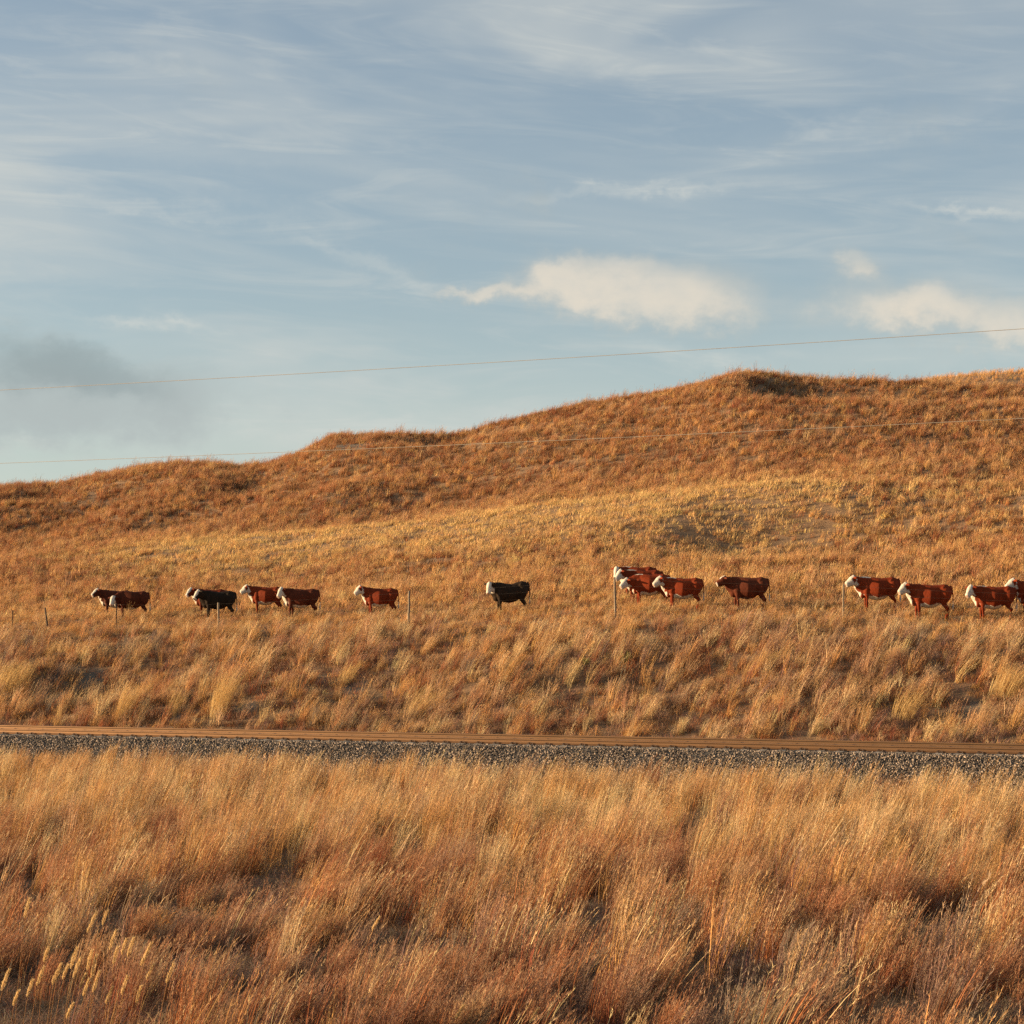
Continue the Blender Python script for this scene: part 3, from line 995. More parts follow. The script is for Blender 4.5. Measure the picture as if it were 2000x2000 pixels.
kind = np.where(swap & (kind == 0), 5, np.where(swap & (kind == 1), 6, kind))
pick = np.zeros(n, int)
for k in range(7):
    s_ = kind == k
    pick[s_] = rs.integers(fk[k][0], fk[k][1], s_.sum())
pl = ((kind == 1) | (kind == 6)) * 1.0
lone = ((kind == 3) | (kind == 4)) * 1.0
wts = np.stack([(0.40 + 0.9 * far + 0.6 * (1 - rusty) * (1 - .5 * near)) * (1 - .6 * pl), (0.25 + 1.2 * far + 2.2 * lone) * (1 - .75 * pl), 0.35 + 0 * pl, (0.55 + 0.9 * rusty + 0.9 * pl) * (1 - .75 * far),
                (0.25 + 0.8 * rusty + .6 * pl) * (1 - .8 * far) * (1 - .7 * lone) + .8 * edge, (0.08 + 0.8 * near * (1 - .5 * lone) + 0.4 * leftn), 0.05 + 0.15 * near], 1)
tint = bunch_colours(rs, PAL, np.clip(wts, 0, None), rv[:, 0], 0.3)
rot = rot_stack((rs.random(n) - .5) * 1.2, rs.normal(0, .06, n), rs.normal(0.02, .06, n) + 0.22 * (big2 - .5) + 0.16 * (rv[:, 1] - .5))
sc = (0.85 + 0.3 * rs.random(n)) * (0.68 + 0.55 * rv[:, 2]) * (1 - 0.22 * edge) * (1 - 0.15 * leftn)
scl = np.stack([sc, sc * np.where(rs.random(n) < .5, 1, -1), sc], 1)
scatter('tall_grass', 'tall_clump', np.stack([tx_, ty_, height(tx_, ty_)], 1), euler_from(rot), scl, pick, tint, 'tall dry golden and rust prairie grass filling the foreground')
tx_, ty_, tw_ = sample_zone(rs, 20.5, 70.4, 15.0, 160)
k = rs.random(len(tx_)) < 0.4 + 0.6 * (1 - sstep(tw_, 36, 46))
tx_, ty_, tw_ = tx_[k], ty_[k], tw_[k]
n = len(tx_)
tint = bunch_colours(rs, [GREY, TAN, MAUVE, BROWN], np.ones((n, 4)) * np.array([1.0, .15, .7, .5]), rs.random(n))  # grey and mauve tints carry some of the understory's shade
sc = 0.8 + 0.6 * rs.random(n)
scatter('low_grass', 'tall_clump', np.stack([tx_, ty_, height(tx_, ty_)], 1), euler_from(rot_stack(rs.random(n) * 6.28, rs.normal(0, .1, n), rs.normal(0, .1, n))),
        np.stack([sc, sc, sc], 1), rs.integers(*fk[2], n), tint, 'low curly grey grass under the tall foreground stems')

# ------------------------------------------------------------------ ballast stones
def stone_mesh(name, rs):
    bm = bmesh.new()
    bmesh.ops.create_icosphere(bm, subdivisions=1, radius=0.5)
    s = Vector((0.8 + .5 * rs.random(), 0.8 + .4 * rs.random(), 0.6 + .35 * rs.random()))
    for v in bm.verts:
        v.co = Vector((v.co.x * s.x, v.co.y * s.y, v.co.z * s.z)) * (0.78 + 0.44 * rs.random())
    me = bpy.data.meshes.new(name)
    bm.to_mesh(me)
    bm.free()
    me.materials.append(M_STONE)
    return me


library('stone_kind', [stone_mesh('stone_kind_%02d' % i, rs) for i in range(8)])
ns = 190000
sa = -31 + 58 * rs.random(ns)
sc_ = -3.95 + 6.1 * rs.random(ns)
kp = (sc_ < -0.10) | (rs.random(ns) < 0.20)
kp &= (np.abs(sc_) > 0.085) & (np.abs(sc_ - 1.505) > 0.085)
sa, sc_ = sa[kp], sc_[kp]
ns = len(sa)
sz = np.interp(sc_, [q[0] for q in bed_prof], [q[1] for q in bed_prof], left=-4.78)
size = 0.020 + 0.040 * rs.random(ns) ** 1.6
toe = sstep(-sc_, 3.1, 3.9)
size = size * (1 - .35 * toe)
pos = np.stack([T0.x + TD.x * sa + TN.x * sc_, T0.y + TD.y * sa + TN.y * sc_, sz + size * (0.1 + .35 * rs.random(ns)) + 0.01], 1)
gp = height(pos[:, 0], pos[:, 1]) + 0.02
pos[:, 2] = np.maximum(pos[:, 2], gp)
eul = rs.random((ns, 3)) * 6.28
v = np.where(rs.random(ns) < 0.55, 0.03 + 0.06 * rs.random(ns), 0.08 + 0.26 * rs.random(ns))  # darker share of stones stands in for the shaded gaps between them
tint = np.stack([v * 1.32, v * 1.0, v * 0.74, np.ones(ns)], 1)
scatter('ballast_stones', 'stone_kind', pos, eul, np.stack([size] * 3, 1) * 1.25, rs.integers(0, 8, ns), tint, 'grey crushed ballast stones on the track shoulder')

#@OBJECTS@
# ------------------------------------------------------------------ cattle
def loft(bm, stations, sides=16):
    """closed tube of elliptical sections: (centre, half height, half width, axis direction)"""
    rings = []
    for i, (c, hh, hw) in enumerate(stations):
        c = Vector(c)
        d = (Vector(stations[min(i + 1, len(stations) - 1)][0]) - Vector(stations[max(i - 1, 0)][0])).normalized()
        side = Vector((0, 0, 1)).cross(d)
        side = side.normalized() if side.length > 1e-4 else Vector((0, 1, 0))
        up = d.cross(side).normalized()
        rings.append([bm.verts.new(c + side * (math.cos(2 * math.pi * k / sides) * hw) + up * (math.sin(2 * math.pi * k / sides) * hh)) for k in range(sides)])
    for r0, r1 in zip(rings, rings[1:]):
        for k in range(sides):
            q = (k + 1) % sides
            bm.faces.new((r0[k], r0[q], r1[q], r1[k]))
    bm.faces.new(list(reversed(rings[0])))
    bm.faces.new(rings[-1])


def ball(bm, c, r, rot=None):
    g = bmesh.ops.create_icosphere(bm, subdivisions=2, radius=1.0)
    m = Matrix.Diagonal(Vector(r)).to_4x4()
    if rot is not None:
        m = rot.to_4x4() @ m
    m = Matrix.Translation(Vector(c)) @ m
    for v in g['verts']:
        v.co = m @ v.co


RED_COAT = np.array((0.150, 0.0245, 0.007))
DARK_RED = np.array((0.072, 0.018, 0.008))
BLACK_COAT = np.array((0.020, 0.0125, 0.0075))
WHITE = np.array((0.52, 0.47, 0.39))
PINK = np.array((0.40, 0.27, 0.21))


def make_cow(label, rump_px, w, scale, yaw=0.0, head_yaw=0.0, head_pitch=38.0, poll=(-1.02, 1.27), coat=RED_COAT, face='white', stripe=False, belly=0.56, step=0.0, brisket=True, seed=0, fat=1.06, sock=0.03, rump_up=0.0):
    rs_ = random.Random(seed)
    bm = bmesh.new()
    f = fat
    # trunk (the animal faces -x)
    loft(bm, [((0.845, 0, 0.93 + rump_up), 0.10, 0.08), ((0.81, 0, 0.935 + rump_up), 0.19, 0.15), ((0.73, 0, 0.935 + rump_up), 0.275, 0.21), ((0.58, 0, 0.93 + rump_up), 0.325, 0.235 * f), ((0.40, 0, 0.91 + rump_up * .6), 0.32, 0.24 * f),
              ((0.15, 0, 0.835), 0.365 * f, 0.325 * f), ((-0.02, 0, 0.815), 0.385 * f, 0.345 * f), ((-0.30, 0, 0.85), 0.375 * f, 0.265 * f), ((-0.52, 0, 0.895), 0.36, 0.185),
              ((-0.66, 0, 0.92), 0.31, 0.16), ((-0.78, 0, 0.95), 0.23, 0.13)])
    ball(bm, (-0.62, 0, 0.68), (0.18, 0.14, 0.20))
    loft(bm, [((-0.55, 0, 0.70), 0.16, 0.11), ((-0.72, 0, 0.80), 0.17, 0.10), ((poll[0] * 0.86, 0, poll[1] - 0.36), 0.11, 0.075), ((poll[0] * 0.92, 0, poll[1] - 0.22), 0.08, 0.06)])
    for s in (-1, 1):
        ball(bm, (-0.48, s * 0.155, 0.82), (0.14, 0.105, 0.26))          # shoulder
        ball(bm, (0.58, s * 0.18, 0.86), (0.20, 0.15, 0.28))          # thigh
        ball(bm, (0.50, s * 0.19, 1.07 + rump_up), (0.10, 0.07, 0.09))  # hip bone
    # neck and head
    P = Vector((poll[0] + 0.05, 0, poll[1] - 0.07))
    side_shift = -0.07 - math.sin(R(head_yaw)) * 0.10
    P.y += side_shift
    base = Vector((-0.55, 0, 1.00))
    mid_ = base.lerp(P, 0.55) + Vector((0, 0, 0.0))
    loft(bm, [(base + Vector((0.12, 0, 0)), 0.26, 0.17), (base.lerp(P, 0.30) + Vector((0, 0, -0.03)), 0.245, 0.15), (mid_ + Vector((0, 0, -0.05)), 0.21, 0.13), (base.lerp(P, 0.85) + Vector((0, 0, -0.05)), 0.18, 0.12), (P + Vector((-0.02, 0, -0.05)), 0.13, 0.10)])
    hd = Vector((-math.cos(R(head_pitch)) * math.cos(R(head_yaw)), -math.cos(R(head_pitch)) * math.sin(R(head_yaw)), -math.sin(R(head_pitch))))
    hs = Vector((0, 0, 1)).cross(hd).normalized()
    hu = hd.cross(hs).normalized()

    HS = 1.04

    def hp(a, b=0.0, c=0.0):
        return P + (hd * a + hu * b + hs * c) * HS
    loft(bm, [(hp(-0.06), 0.09, 0.095), (hp(0.02, -0.01), 0.155, 0.14), (hp(0.12, -0.02), 0.175, 0.148), (hp(0.22, -0.025), 0.155, 0.122), (hp(0.31, -0.025), 0.128, 0.105), (hp(0.38, -0.025), 0.118, 0.108), (hp(0.42, -0.03), 0.088, 0.085)], 14)
    rotm = Matrix((hd, hs, hu)).transposed()
    for s in (-1, 1):
        ball(bm, hp(0.13, -0.09, s * 0.06), (0.15, 0.06, 0.10), rotm)       # jaw
        ec = hp(0.0, 0.03, s * 0.20)
        er = Matrix.Rotation(R(-18 * s), 3, hd) @ rotm
        ball(bm, ec, (0.055, 0.125, 0.040), er)                                # ear
    ball(bm, hp(0.0, 0.085), (0.08, 0.085, 0.055), rotm)                       # poll tuft
    # legs
    for s in (-1, 1):
        st = step * s
        fr = [((-0.46, s * 0.15, 0.80), 0.125), ((-0.47 - st * .3, s * 0.155, 0.60), 0.098), ((-0.49 - st, s * 0.15, 0.37), 0.062), ((-0.48 - st * 1.2, s * 0.15, 0.15), 0.046), ((-0.49 - st * 1.3, s * 0.15, 0.07), 0.056), ((-0.51 - st * 1.3, s * 0.15, -0.02), 0.064)]
        hr = [((0.56, s * 0.15, 0.88), 0.17), ((0.50 + st * .3, s * 0.165, 0.66), 0.135), ((0.60 + st * .6, s * 0.16, 0.50), 0.085), ((0.69 + st, s * 0.155, 0.41), 0.066), ((0.665 + st, s * 0.15, 0.18), 0.047), ((0.65 + st, s * 0.15, 0.07), 0.056), ((0.62 + st, s * 0.15, -0.02), 0.064)]
        for leg in (fr, hr):
            loft(bm, [(p, r * 1.05, r * 0.9) for p, r in leg], 12)
    # tail
    loft(bm, [((0.80, 0, 1.20 + rump_up), 0.04, 0.04), ((0.875, 0, 1.10 + rump_up), 0.032, 0.032), ((0.905, 0.01, 0.85), 0.028, 0.028), ((0.91, 0.02, 0.64), 0.030, 0.030), ((0.905, 0.02, 0.50), 0.048, 0.048), ((0.90, 0.02, 0.34), 0.026, 0.026)], 10)
    raw = bpy.data.meshes.new('cow_raw')
    bm.to_mesh(raw)
    bm.free()
    tmp_o = bpy.data.objects.new('cow_raw', raw)
    col.objects.link(tmp_o)
    md = tmp_o.modifiers.new('r', 'REMESH')
    md.mode = 'VOXEL'
    md.voxel_size = 0.024
    sm = tmp_o.modifiers.new('s', 'SMOOTH')
    sm.factor = 0.5
    sm.iterations = 7
    dg = bpy.context.evaluated_depsgraph_get()
    me = bpy.data.meshes.new_from_object(tmp_o.evaluated_get(dg))
    bpy.data.objects.remove(tmp_o)
    bpy.data.meshes.remove(raw)
    me.name = 'cow'
    n_ = len(me.vertices)
    co = np.empty(n_ * 3, np.float32)
    me.vertices.foreach_get('co', co)
    co = co.reshape(-1, 3).astype(float)
    # coat pattern
    jit = (fbm(co[:, 0] * 7 + seed * 3.1, co[:, 2] * 7 + co[:, 1] * 5, seed, 3) - 0.5)
    x_, y_, z_ = co[:, 0], co[:, 1], co[:, 2]
    rel = co - np.array(P)
    ha = rel @ np.array(hd) / HS
    hb = rel @ np.array(hu) / HS
    hc = rel @ np.array(hs) / HS
    inhead = (ha > -0.05 + 0.06 * jit) & (ha < 0.6) & (np.abs(hc) < 0.40) & (np.abs(hb) < 0.26) & (x_ < -0.72)
    ear = (np.abs(hc) > 0.115) & (ha < 0.12) & inhead
    c_ = np.tile(coat, (n_, 1))
    white = np.zeros(n_, bool)
    if face == 'white':
        white |= inhead & ~ear
    elif face == 'bald':          # white forehead and muzzle, dark cheeks
        white |= inhead & ~ear & ((hb > 0.045 + .05 * jit) | (ha > 0.36))
    elif face == 'muzzle':
        white |= inhead & ~ear & ((ha > 0.40) | ((hb > 0.085) & (ha < 0.22) & (np.abs(hc) < 0.06)))
    if brisket:
        nrm = np.empty(n_ * 3, np.float32)
        me.vertices.foreach_get('normal', nrm)
        nrm = nrm.reshape(-1, 3)
        white |= (x_ < -0.52) & (x_ > -1.02) & (z_ > 0.45) & (z_ < 1.02 + .1 * jit) & (nrm[:, 0] < -0.48 - 0.5 * jit) & (np.abs(y_) < 0.14) & ~((z_ < 0.60) & (np.abs(y_) > 0.085))
    white |= (z_ < belly + 0.09 * jit) & (z_ > 0.42) & (x_ > -0.40) & (x_ < 0.42) & (np.abs(y_) < 0.24)
    white |= (z_ < sock + 0.2 * jit)
    white |= (x_ > 0.845) & (z_ < 0.66 + .1 * jit)
    if stripe:
        top = z_ > (1.18 - (x_ + 0.5) * 0.16)
        white |= (x_ < -0.30) & (x_ > -0.95) & (np.abs(y_) < 0.085 + .06 * jit) & top & ~inhead
    if coat is BLACK_COAT and face != 'white':
        pass
    c_[white] = WHITE
    c_[~white] *= (0.85 + 0.5 * (jit[~white] + 0.3))[:, None]
    nose = (ha > 0.415) & inhead
    c_[nose] = PINK if coat is not BLACK_COAT else np.array((0.05, 0.035, 0.03))
    c_[z_ < 0.06] = np.array((0.05, 0.04, 0.035))
    at = me.attributes.new('coat', 'FLOAT_COLOR', 'POINT')
    at.data.foreach_set('color', np.concatenate([c_, np.ones((n_, 1))], 1).astype(np.float32).ravel())
    me.polygons.foreach_set('use_smooth', [True] * len(me.polygons))
    me.materials.clear()
    me.materials.append(M_COAT)
    o = link(bpy.data.objects.new('cow', me))
    # eyes
    for s in (-1, 1):
        eb = bmesh.new()
        bmesh.ops.create_uvsphere(eb, u_segments=8, v_segments=6, radius=0.021)
        em = bpy.data.meshes.new('eye')
        eb.to_mesh(em)
        eb.free()
        em.materials.append(M_EYE)
        e = link(bpy.data.objects.new('eye', em), o)
        e.location = hp(0.135, 0.045, s * 0.108)
    o.scale = (scale * 0.95, scale * 1.05, scale * 1.10)
    o.rotation_euler = (0, 0, R(yaw))
    rp = on_w(rump_px, w)
    ox = rp.x - 0.82 * scale * math.cos(R(yaw))
    oy = rp.y - 0.82 * scale * math.sin(R(yaw)) + S * 0.82 * scale
    zs = [float(height(ox + dx_ * scale, oy)) for dx_ in (-0.5, 0.6)]
    o.location = (ox, oy, min(zs) + 0.4 * abs(zs[0] - zs[1]))
    tag(o, label, 'cow', 'cattle standing in a line along the fence')
    return o


# yaw > 0 turns the head end towards the camera
make_cow('brown cow looking left behind the low-headed cow at the far left of the herd', 256, 101.5, 0.93, 2, 25, 34, (-1.00, 1.30), DARK_RED, 'bald', False, 0.52, 0.03, True, 1)
make_cow('leftmost front cow, dark brown, its white face lowered towards the camera', 289, 98.8, 0.95, 8, 68, 46, (-0.99, 0.99), DARK_RED, 'white', False, 0.50, 0.02, True, 2)
make_cow('brown cow with white forehead looking left, half behind the black cow', 442, 101.0, 0.94, 2, 42, 40, (-1.02, 1.28), RED_COAT * 0.8, 'bald', False, 0.54, 0.0, True, 3)
make_cow('black cow with small white blaze behind the pale post, left of the herd', 459, 98.6, 0.97, 6, 38, 44, (-0.98, 1.26), BLACK_COAT, 'bald', False, 0.40, 0.03, False, 4, 1.0, 0.1)
make_cow('red cow with white face in profile, body half hidden by its neighbour', 552, 101.0, 0.95, -4, 6, 34, (-1.02, 1.29), RED_COAT, 'white', False, 0.57, 0.03, True, 5)
make_cow('red cow with shade-darkened coat standing in front of the white-faced profile cow, face turned to camera', 622, 98.8, 0.97, 2, 52, 46, (-0.97, 1.27), DARK_RED * 1.15, 'white', False, 0.55, -0.05, True, 6)  # coat darkened to carry the shade on its body
make_cow('lone red cow with white face beside the tall pale post left of centre', 776, 98.4, 0.93, -3, 12, 40, (-1.00, 1.33), RED_COAT, 'white', False, 0.56, 0.05, True, 7)
make_cow('lone black cow with white face turned to the camera in the centre', 1033, 98.4, 0.98, 3, 62, 60, (-0.98, 1.24), BLACK_COAT * 1.3, 'white', False, 0.3, 0.04, False, 8, 1.0, 0.05, 0.07)
make_cow('rearmost white-faced cow with dark ears, leftmost head of the four crowded cows', 1283, 104.0, 1.0, -5, 72, 58, (-1.0, 1.22), RED_COAT, 'white', True, 0.57, 0.02, True, 9)
make_cow('white-faced cow right behind the fence post, second head of the crowded four', 1296, 101.8, 1.02, -5, 30, 44, (-1.02, 1.24), RED_COAT * 0.95, 'white', True, 0.57, -0.03, True, 10)
make_cow('red cow with lowered cream face and striped neck in the crowded four', 1310, 99.4, 1.02, -6, 34, 34, (-1.03, 1.06), RED_COAT * 1.15, 'white', True, 0.58, 0.04, True, 11)
make_cow('red cow with white belly and face at the right of the crowded four', 1374, 97.6, 0.98, -5, 18, 34, (-1.02, 1.27), RED_COAT * 1.2, 'white', True, 0.60, 0.03, True, 12)
make_cow('lone dark red cow with red face and pale muzzle right of centre', 1503, 97.8, 1.0, -4, 14, 26, (-1.03, 1.24), DARK_RED * 1.35, 'muzzle', False, 0.45, 0.05, False, 13, 1.06, 0.1)
make_cow('red cow with white neck and chest behind the rightmost post', 1760, 99.0, 1.03, -4, 14, 30, (-1.03, 1.26), RED_COAT * 1.1, 'white', True, 0.57, 0.02, True, 14)
make_cow('red cow with white face and chest, second of the right-hand row', 1863, 97.4, 1.03, -5, 24, 36, (-1.0, 1.27), RED_COAT * 1.1, 'white', False, 0.58, 0.04, True, 15)
make_cow('red cow with white face and dark ear, third of the right-hand row', 1988, 97.6, 1.0, -6, 48, 44, (-0.98, 1.25), RED_COAT, 'white', True, 0.57, 0.03, True, 16)
make_cow('pale-faced cow cut off by the right edge of the picture', 2076, 98.6, 1.03, -4, 16, 30, (-1.02, 1.33), RED_COAT * 1.1, 'white', False, 0.57, 0.03, True, 17)

# ------------------------------------------------------------------ wire fence
fence = link(bpy.data.objects.new('wire_fence', None))
fence.location = on_w(1000, 96.0)
FL = fence.location.copy()
tag(fence, 'barbed wire fence with uneven wooden and steel posts in front of the cattle', 'fence')
W_FENCE = 96.0
# px, top py, radius, lean (m, top towards +x), material
POSTS = [(-330, 1195, 0.055, 0.0, M_PALE_WOOD), (25, 1191, 0.020, 0.0, M_STEEL), (95, 1187, 0.040, -0.16, M_DARK_WOOD), (227, 1178, 0.020, 0.02, M_STEEL), (427, 1177, 0.052, -0.01, M_PALE_WOOD), (798, 1154, 0.052, 0.02, M_PALE_WOOD),
         (1203, 1127, 0.050, -0.06, M_PALE_WOOD), (1647, 1141, 0.036, 0.01, M_PALE_WOOD), (2110, 1160, 0.05, 0.0, M_PALE_WOOD)]
tops = []
for i, (ppx, pty, r, lean_, mt) in enumerate(POSTS):
    g = on_w(ppx, W_FENCE)
    ztop = (HY - pty) / F * g.y
    top = Vector((g.x + lean_, g.y, ztop))
    foot_ = Vector((g.x, g.y, g.z - 0.35))
    rr = random.Random(i)
    pts, rad = [], []
    for k in range(8):
        t = k / 7.0
        p = foot_.lerp(top, t)
        p.x += rr.uniform(-1, 1) * r * 0.16
        pts.append(p - FL)
        rad.append(r * (1.06 - 0.12 * t + rr.uniform(-.05, .05)) * (0.86 if k == 7 else 1.0))
    if mt is M_STEEL:      # T section post
        v, f = [], []
        sec = [(-r, 0.006), (-r, -0.006), (-0.006, -0.006), (-0.006, -2 * r), (0.006, -2 * r), (0.006, -0.006), (r, -0.006), (r, 0.006)]
        for p in (pts[0], pts[-1]):
            for (a_, b_) in sec:
                v.append(Vector((p.x + a_, p.y - b_, p.z)))
        f = [(k, (k + 1) % 8, 8 + (k + 1) % 8, 8 + k) for k in range(8)] + [tuple(range(7, -1, -1)), tuple(range(8, 16))]
        mesh_obj('post', v, f, mt, fence)
    else:
        v, f = tube(pts, rad, 10)
        mesh_obj('post', v, f, mt, fence, True)
    tops.append(top)
for j, drop in enumerate((0.06, 0.34, 0.62, 0.88)):
    pts = []
    for a_, b_ in zip(tops, tops[1:]):
        for k in range(10):
            t = k / 10.0
            p = a_.lerp(b_, t)
            p.z -= drop + 0.05 * 4 * t * (1 - t)
            p.y -= 0.045
            pts.append(p - FL)
    v, f = tube(pts, 0.0022, 4)
    # barbs
    bm = bmesh.new()
    tmpm = bpy.data.meshes.new('t')
    tmpm.from_pydata([tuple(q) for q in v], [], f)
    bm.from_mesh(tmpm)
    me = bpy.data.meshes.new('wire')
    bm.to_mesh(me)
    bm.free()
    me.materials.append(M_WIRE)
    link(bpy.data.objects.new('wire', me), fence)

# ------------------------------------------------------------------ power lines, parallel to the track, high above the bank
def cable(label, p_left, p_mid, p_right, radius):
    w_c = 86.0
    P3 = []
    for (px, py) in (p_left, p_mid, p_right):
        y = w_c / (1 + S * (px - CX) / F)
        P3.append(((px - CX) / F * y, (HY - py) / F * y))
    cf_ = np.polyfit([q[0] for q in P3], [q[1] for q in P3], 2)
    pts = []
    for x in np.linspace(-55, 50, 90):
        pts.append(Vector((x, w_c - S * x, float(np.polyval(cf_, x)))))
    org = pts[45].copy()
    v, f = tube([p - org for p in pts], radius, 6)
    o = mesh_obj('power_line', v, f, M_CABLE, None, True)
    o.location = org
    tag(o, label, 'power line', 'overhead cables along the track')


cable('upper thin overhead cable crossing the sky above the hill', (0, 762), (1000, 705.5), (2000, 642), 0.010)
cable('lower thin overhead cable crossing in front of the hillside', (0, 905), (1000, 864), (2000, 817), 0.009)


# ------------------------------------------------------------------ single tufts, yuccas and seed stalks
def tuft(name, label, cat, px, py, arrays, mat, w0, w1, group=None):
    p = ground_at(px, py, w0, w1)
    o = link(bpy.data.objects.new(name, clump_mesh(name, arrays, mat)))
    o.location = p
    tag(o, label, cat, group)
    return o


rs = np.random.default_rng(77)


def big_tuft(h, n, spread, lean=0.16, bend=0.2, heads=8, wid=0.010):
    return clump_arrays(rs, n=n, h=h, wid=wid, spread=spread, lean=lean, bend=bend, jx=0.07, jy=0.09, K=6, heads=heads, head_t=0.55, head_len=0.07, head_w=0.008)


TG = 'tall pale grass tufts on the bank beside the track'
tuft('grass_tuft', 'thick pale gold grass tuft by the rail at the left, the shorter of two', 'grass tuft', 236, 1404, big_tuft((0.8, 1.6), 240, 0.30, 0.20, 0.26), M_TUFT_GOLD, 79.3, 96, TG)
tuft('grass_tuft', 'tallest pale gold grass tuft on the bank, leaning right near the rail', 'grass tuft', 425, 1400, big_tuft((1.0, 2.1), 280, 0.33, 0.14, 0.20), M_TUFT_GOLD, 79.3, 96, TG)
tuft('grass_tuft', 'small thin pale grass tuft between the two thick tufts', 'grass tuft', 335, 1398, big_tuft((0.5, 1.2), 90, 0.25, 0.20, 0.22), M_TUFT_GOLD, 79.3, 96, TG)
tuft('grass_tuft', 'pale grass tuft leaning far right in the middle of the bank', 'grass tuft', 800, 1405, big_tuft((0.7, 1.5), 150, 0.45, 0.42, 0.30), M_TUFT_GOLD, 79.3, 96, TG)
tuft('grass_tuft', 'pale upright grass tuft left of the leaning tuft on the bank', 'grass tuft', 672, 1335, big_tuft((0.5, 1.1), 120, 0.30, 0.24, 0.25), M_TUFT_GOLD, 80, 96, TG)
RG = 'rust grass tufts standing against the ballast'
tuft('grass_tuft', 'tall rust tuft standing against the ballast, left of centre', 'grass tuft', 415, 1512, big_tuft((0.5, 1.15), 120, 0.16, 0.34, 0.30, 16, 0.007), M_TUFT_RUST, 60, 71.5, RG)
tuft('grass_tuft', 'short orange tuft at the ballast edge, right of the tall rust one', 'grass tuft', 722, 1525, big_tuft((0.4, 0.9), 90, 0.16, 0.26, 0.25, 16, 0.007), M_TUFT_RUST, 60, 71.5, RG)
tuft('grass_tuft', 'small pale tuft poking up against the ballast at the far right', 'grass tuft', 1345, 1535, big_tuft((0.4, 0.85), 70, 0.16, 0.20, 0.25, 16, 0.007), M_TUFT_GOLD, 60, 71.5, RG)

tuft('grass_tuft', 'rust tuft at the ballast edge nearest the left picture border', 'grass tuft', 70, 1500, big_tuft((0.4, 0.95), 110, 0.22, 0.24, 0.28, 16, 0.007), M_TUFT_RUST, 60, 72, RG)
tuft('grass_tuft', 'wide low tan tuft at the ballast edge, left of the tall rust one', 'grass tuft', 300, 1508, big_tuft((0.4, 0.9), 150, 0.38, 0.26, 0.28, 16, 0.007), M_TUFT_GOLD, 60, 72, RG)
tuft('grass_tuft', 'thin rust tuft at the ballast edge between the tall rust and short orange ones', 'grass tuft', 545, 1516, big_tuft((0.4, 0.85), 80, 0.18, 0.28, 0.28, 16, 0.007), M_TUFT_RUST, 60, 72, RG)
tuft('grass_tuft', 'broad pale stand of grass on the bank at the left picture border', 'grass tuft', 15, 1350, big_tuft((0.7, 1.5), 420, 0.75, 0.18, 0.22), M_TUFT_GOLD, 80, 96, TG)
tuft('grass_tuft', 'pale grass tuft near the rail at the right of the bank', 'grass tuft', 1760, 1405, big_tuft((0.6, 1.3), 180, 0.40, 0.24, 0.24), M_TUFT_GOLD, 79.3, 96, TG)
tuft('grass_tuft', 'pale grass tuft on the bank at the right picture border', 'grass tuft', 1965, 1360, big_tuft((0.6, 1.3), 260, 0.60, 0.22, 0.24), M_TUFT_GOLD, 80, 96, TG)
tuft('grass_tuft', 'pale bent grass tuft on the bank right of the yuccas', 'grass tuft', 1480, 1310, big_tuft((0.4, 0.9), 160, 0.50, 0.34, 0.34), M_TUFT_GOLD, 80, 96, TG)


def yucca(label, px, py, r):
    V, T, A = [], [], []
    n_ = 70
    o = 0
    for i in range(n_):
        az_ = rs.random() * 2 * np.pi
        el_ = math.radians(8 + 75 * rs.random())
        L_ = r * (0.75 + 0.4 * rs.random())
        d = np.array((math.cos(az_) * math.cos(el_), math.sin(az_) * math.cos(el_), math.sin(el_)))
        sdv = np.cross(d, (0, 0, 1.0))
        sdv = sdv / (np.linalg.norm(sdv) + 1e-6) * 0.011
        for k, (t, q) in enumerate(((0.0, 0.7), (0.45, 1.0), (0.8, 0.7), (1.0, 0.05))):
            p = d * L_ * t + np.array((0, 0, 0.04 - 0.08 * t * t * math.cos(el_)))
            V += [p + sdv * q, p - sdv * q]
            A += [(rs.random() if k == 0 else A[-1][0], 0, t)] * 2
        for k in range(3):
            b = o + k * 2
            T += [(b, b + 1, b + 3), (b, b + 3, b + 2)]
        o += 8
    root = link(bpy.data.objects.new('yucca', None))
    p = ground_at(px, py, 80, 97)
    root.location = (p.x, p.y, p.z + 0.05)
    tag(root, label, 'yucca')
    link(bpy.data.objects.new('leaf_rosette', clump_mesh('leaf_rosette', (np.array(V), np.array(T), np.array(A)), M_YUCCA)), root)
    tb, tf = tube([(0, 0, -0.15), (0.01, 0, 0.0), (0.0, 0.0, 0.1)], [0.05, 0.045, 0.02], 8)
    mesh_obj('root_crown', tb, tf, M_DARK_WOOD, root)


yucca('large spiky green yucca in the middle of the bank', 1222, 1300, 0.52)
yucca('small faded green yucca left of the large one on the bank', 1143, 1304, 0.38)


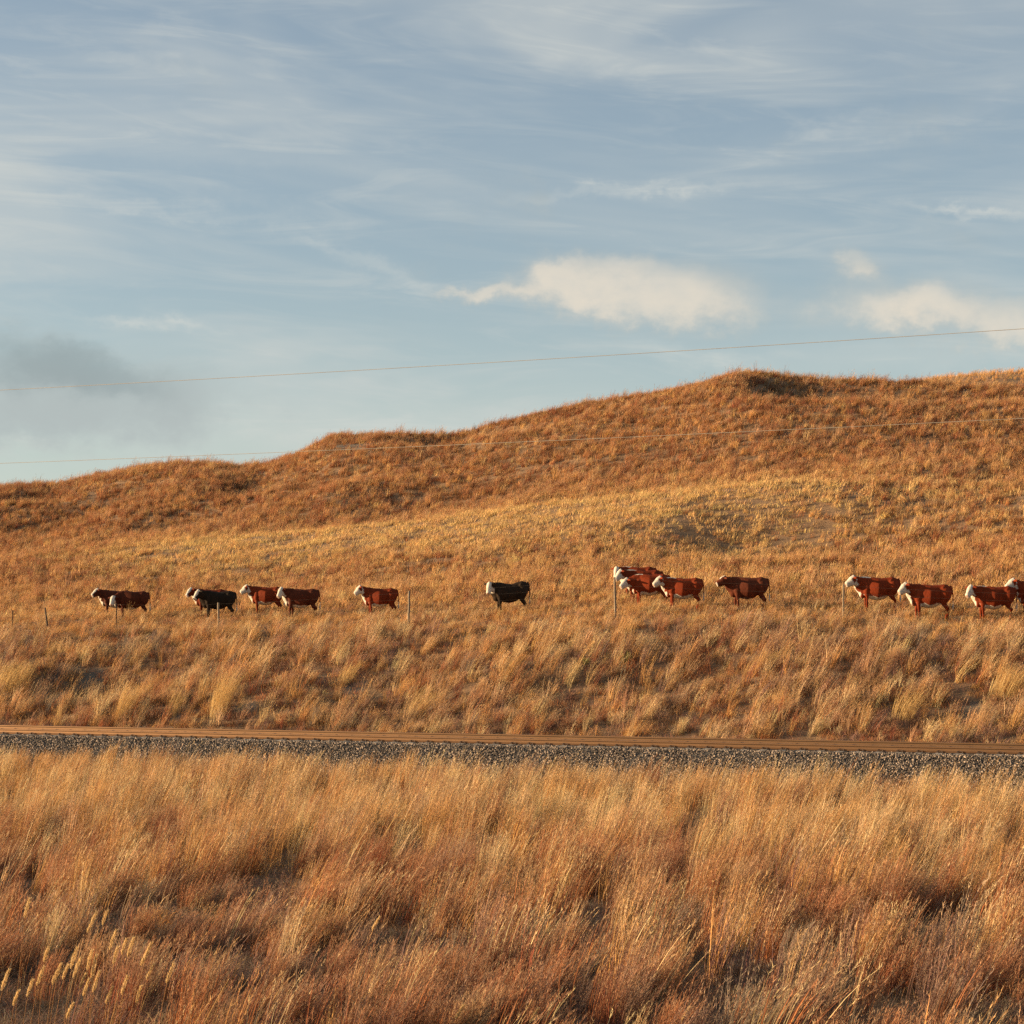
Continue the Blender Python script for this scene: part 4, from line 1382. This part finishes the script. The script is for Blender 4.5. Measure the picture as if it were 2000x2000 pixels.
def seed_stalk(px, py, tilt_, hlen, label, depth, group):
    """py = middle of the seed head; the stalk stands at the given distance"""
    y = depth
    xh, zh = (px - CX) / F * y, (HY - py) / F * y
    gz = float(height(xh - 0.15, y))
    H = zh - gz
    xb = xh - tilt_ * H
    root = link(bpy.data.objects.new('seed_stalk', None))
    root.location = (xb, y, float(height(xb, y)))
    tag(root, label, 'seed stalk', group)
    Hs = zh - root.location.z
    pt = lambda t: Vector((tilt_ * Hs * t ** 1.6, 0.03 * math.sin(3 * t), Hs * t))
    v, f = tube([pt(t) for t in np.linspace(0, 1.0, 8)], [0.0042 - 0.0012 * t for t in np.linspace(0, 1, 8)], 5)
    st_ = mesh_obj('stem', v, f, M_STEM, root)
    at_ = st_.data.attributes.new('blade', 'FLOAT_VECTOR', 'POINT')
    at_.data.foreach_set('vector', np.tile(np.array((rs.random(), 0, 0), np.float32), (len(v), 1)).ravel())
    # plume of bristles
    m = 330
    tt = rs.random(m)
    ax_ = (pt(1.0) - pt(0.94)).normalized()
    ax_ = Vector((ax_.x + 0.06, ax_.y, ax_.z)).normalized()
    a0 = np.array(pt(1.0)) - np.array(ax_) * hlen * 0.5
    prof = np.sin(np.pi * np.clip(tt * 0.86 + 0.10, 0, 1)) ** 0.7 * (0.75 + 0.5 * vnoise(tt * 9 + px, tt * 0 + py, 3))
    cen = a0 + np.array(ax_)[None, :] * (tt * hlen)[:, None] + np.array((0.02, 0, 0))[None, :] * (tt ** 2)[:, None]
    az_ = rs.random(m) * 2 * np.pi
    out_ = np.stack([np.cos(az_), np.sin(az_), np.zeros(m)], -1)
    rad_ = hlen * 0.085 * prof
    d = out_ * 0.55 + np.array(ax_)[None, :] * 0.9
    d /= np.linalg.norm(d, axis=1)[:, None]
    p0 = cen + out_ * (rad_ * rs.random(m) ** .5 * 0.8)[:, None]
    p1 = p0 + d * (0.022 + 0.022 * rs.random(m))[:, None]
    sdv = np.cross(d, out_ + 0.1) * 0.0042
    V = np.stack([p0 + sdv, p0 - sdv, p1], 1).reshape(-1, 3)
    A = np.stack([np.repeat(rs.random(m), 3), np.zeros(m * 3), np.zeros(m * 3)], -1)
    link(bpy.data.objects.new('seed_head', clump_mesh('seed_head', (V, np.arange(m * 3).reshape(-1, 3), A), M_SEED)), root)


SG = 'fluffy seed stalks in the lower left corner'
SL = 'slender stalk with fluffy cream seed head inside the lower left cluster'
SPECIAL = {(52, 1774): 'fluffy seed stalk standing alone above the rest at the left edge', (9, 1915): 'fluffy seed stalk cut by the left edge of the picture',
           (178, 1803): 'left one of two tall fluffy seed stalks rising above the corner cluster', (204, 1793): 'right one of two tall fluffy seed stalks rising above the corner cluster',
           (331, 1902): 'fluffy seed stalk farthest right of the corner cluster, leaning right', (135, 1975): 'lowest fluffy seed stalk at the bottom edge of the corner cluster'}
for i, (px, py) in enumerate([(52, 1774), (178, 1803), (204, 1793), (219, 1837), (224, 1868), (241, 1850), (254, 1851), (281, 1871), (288, 1858), (292, 1899), (89, 1866), (78, 1907), (106, 1910), (113, 1898), (127, 1899), (149, 1891),
                              (174, 1876), (182, 1889), (160, 1917), (167, 1930), (187, 1918), (57, 1931), (242, 1925), (331, 1902), (270, 1943), (9, 1915), (143, 1872), (212, 1945), (135, 1975), (30, 1950)]):
    seed_stalk(px, py, 0.06 + 0.16 * rs.random(), 0.17 + 0.10 * rs.random(), SPECIAL.get((px, py), SL), 26.5 + 2.6 * rs.random(), SG)
for px, py, lb in ((733, 1805, 'lone drooping seed stalk with cream head left of centre in the tall grass'), (896, 1978, 'short bent cream seed stalk at the bottom edge near the middle'),
                   (1042, 1984, 'upright cream seed stalk at the bottom edge right of the bent one'), (1338, 1982, 'curved cream seed stalk at the bottom edge right of centre')):
    seed_stalk(px, py, 0.25, 0.2, lb, 28.0 if py > 1900 else 30.0, 'scattered seed stalks in the foreground')
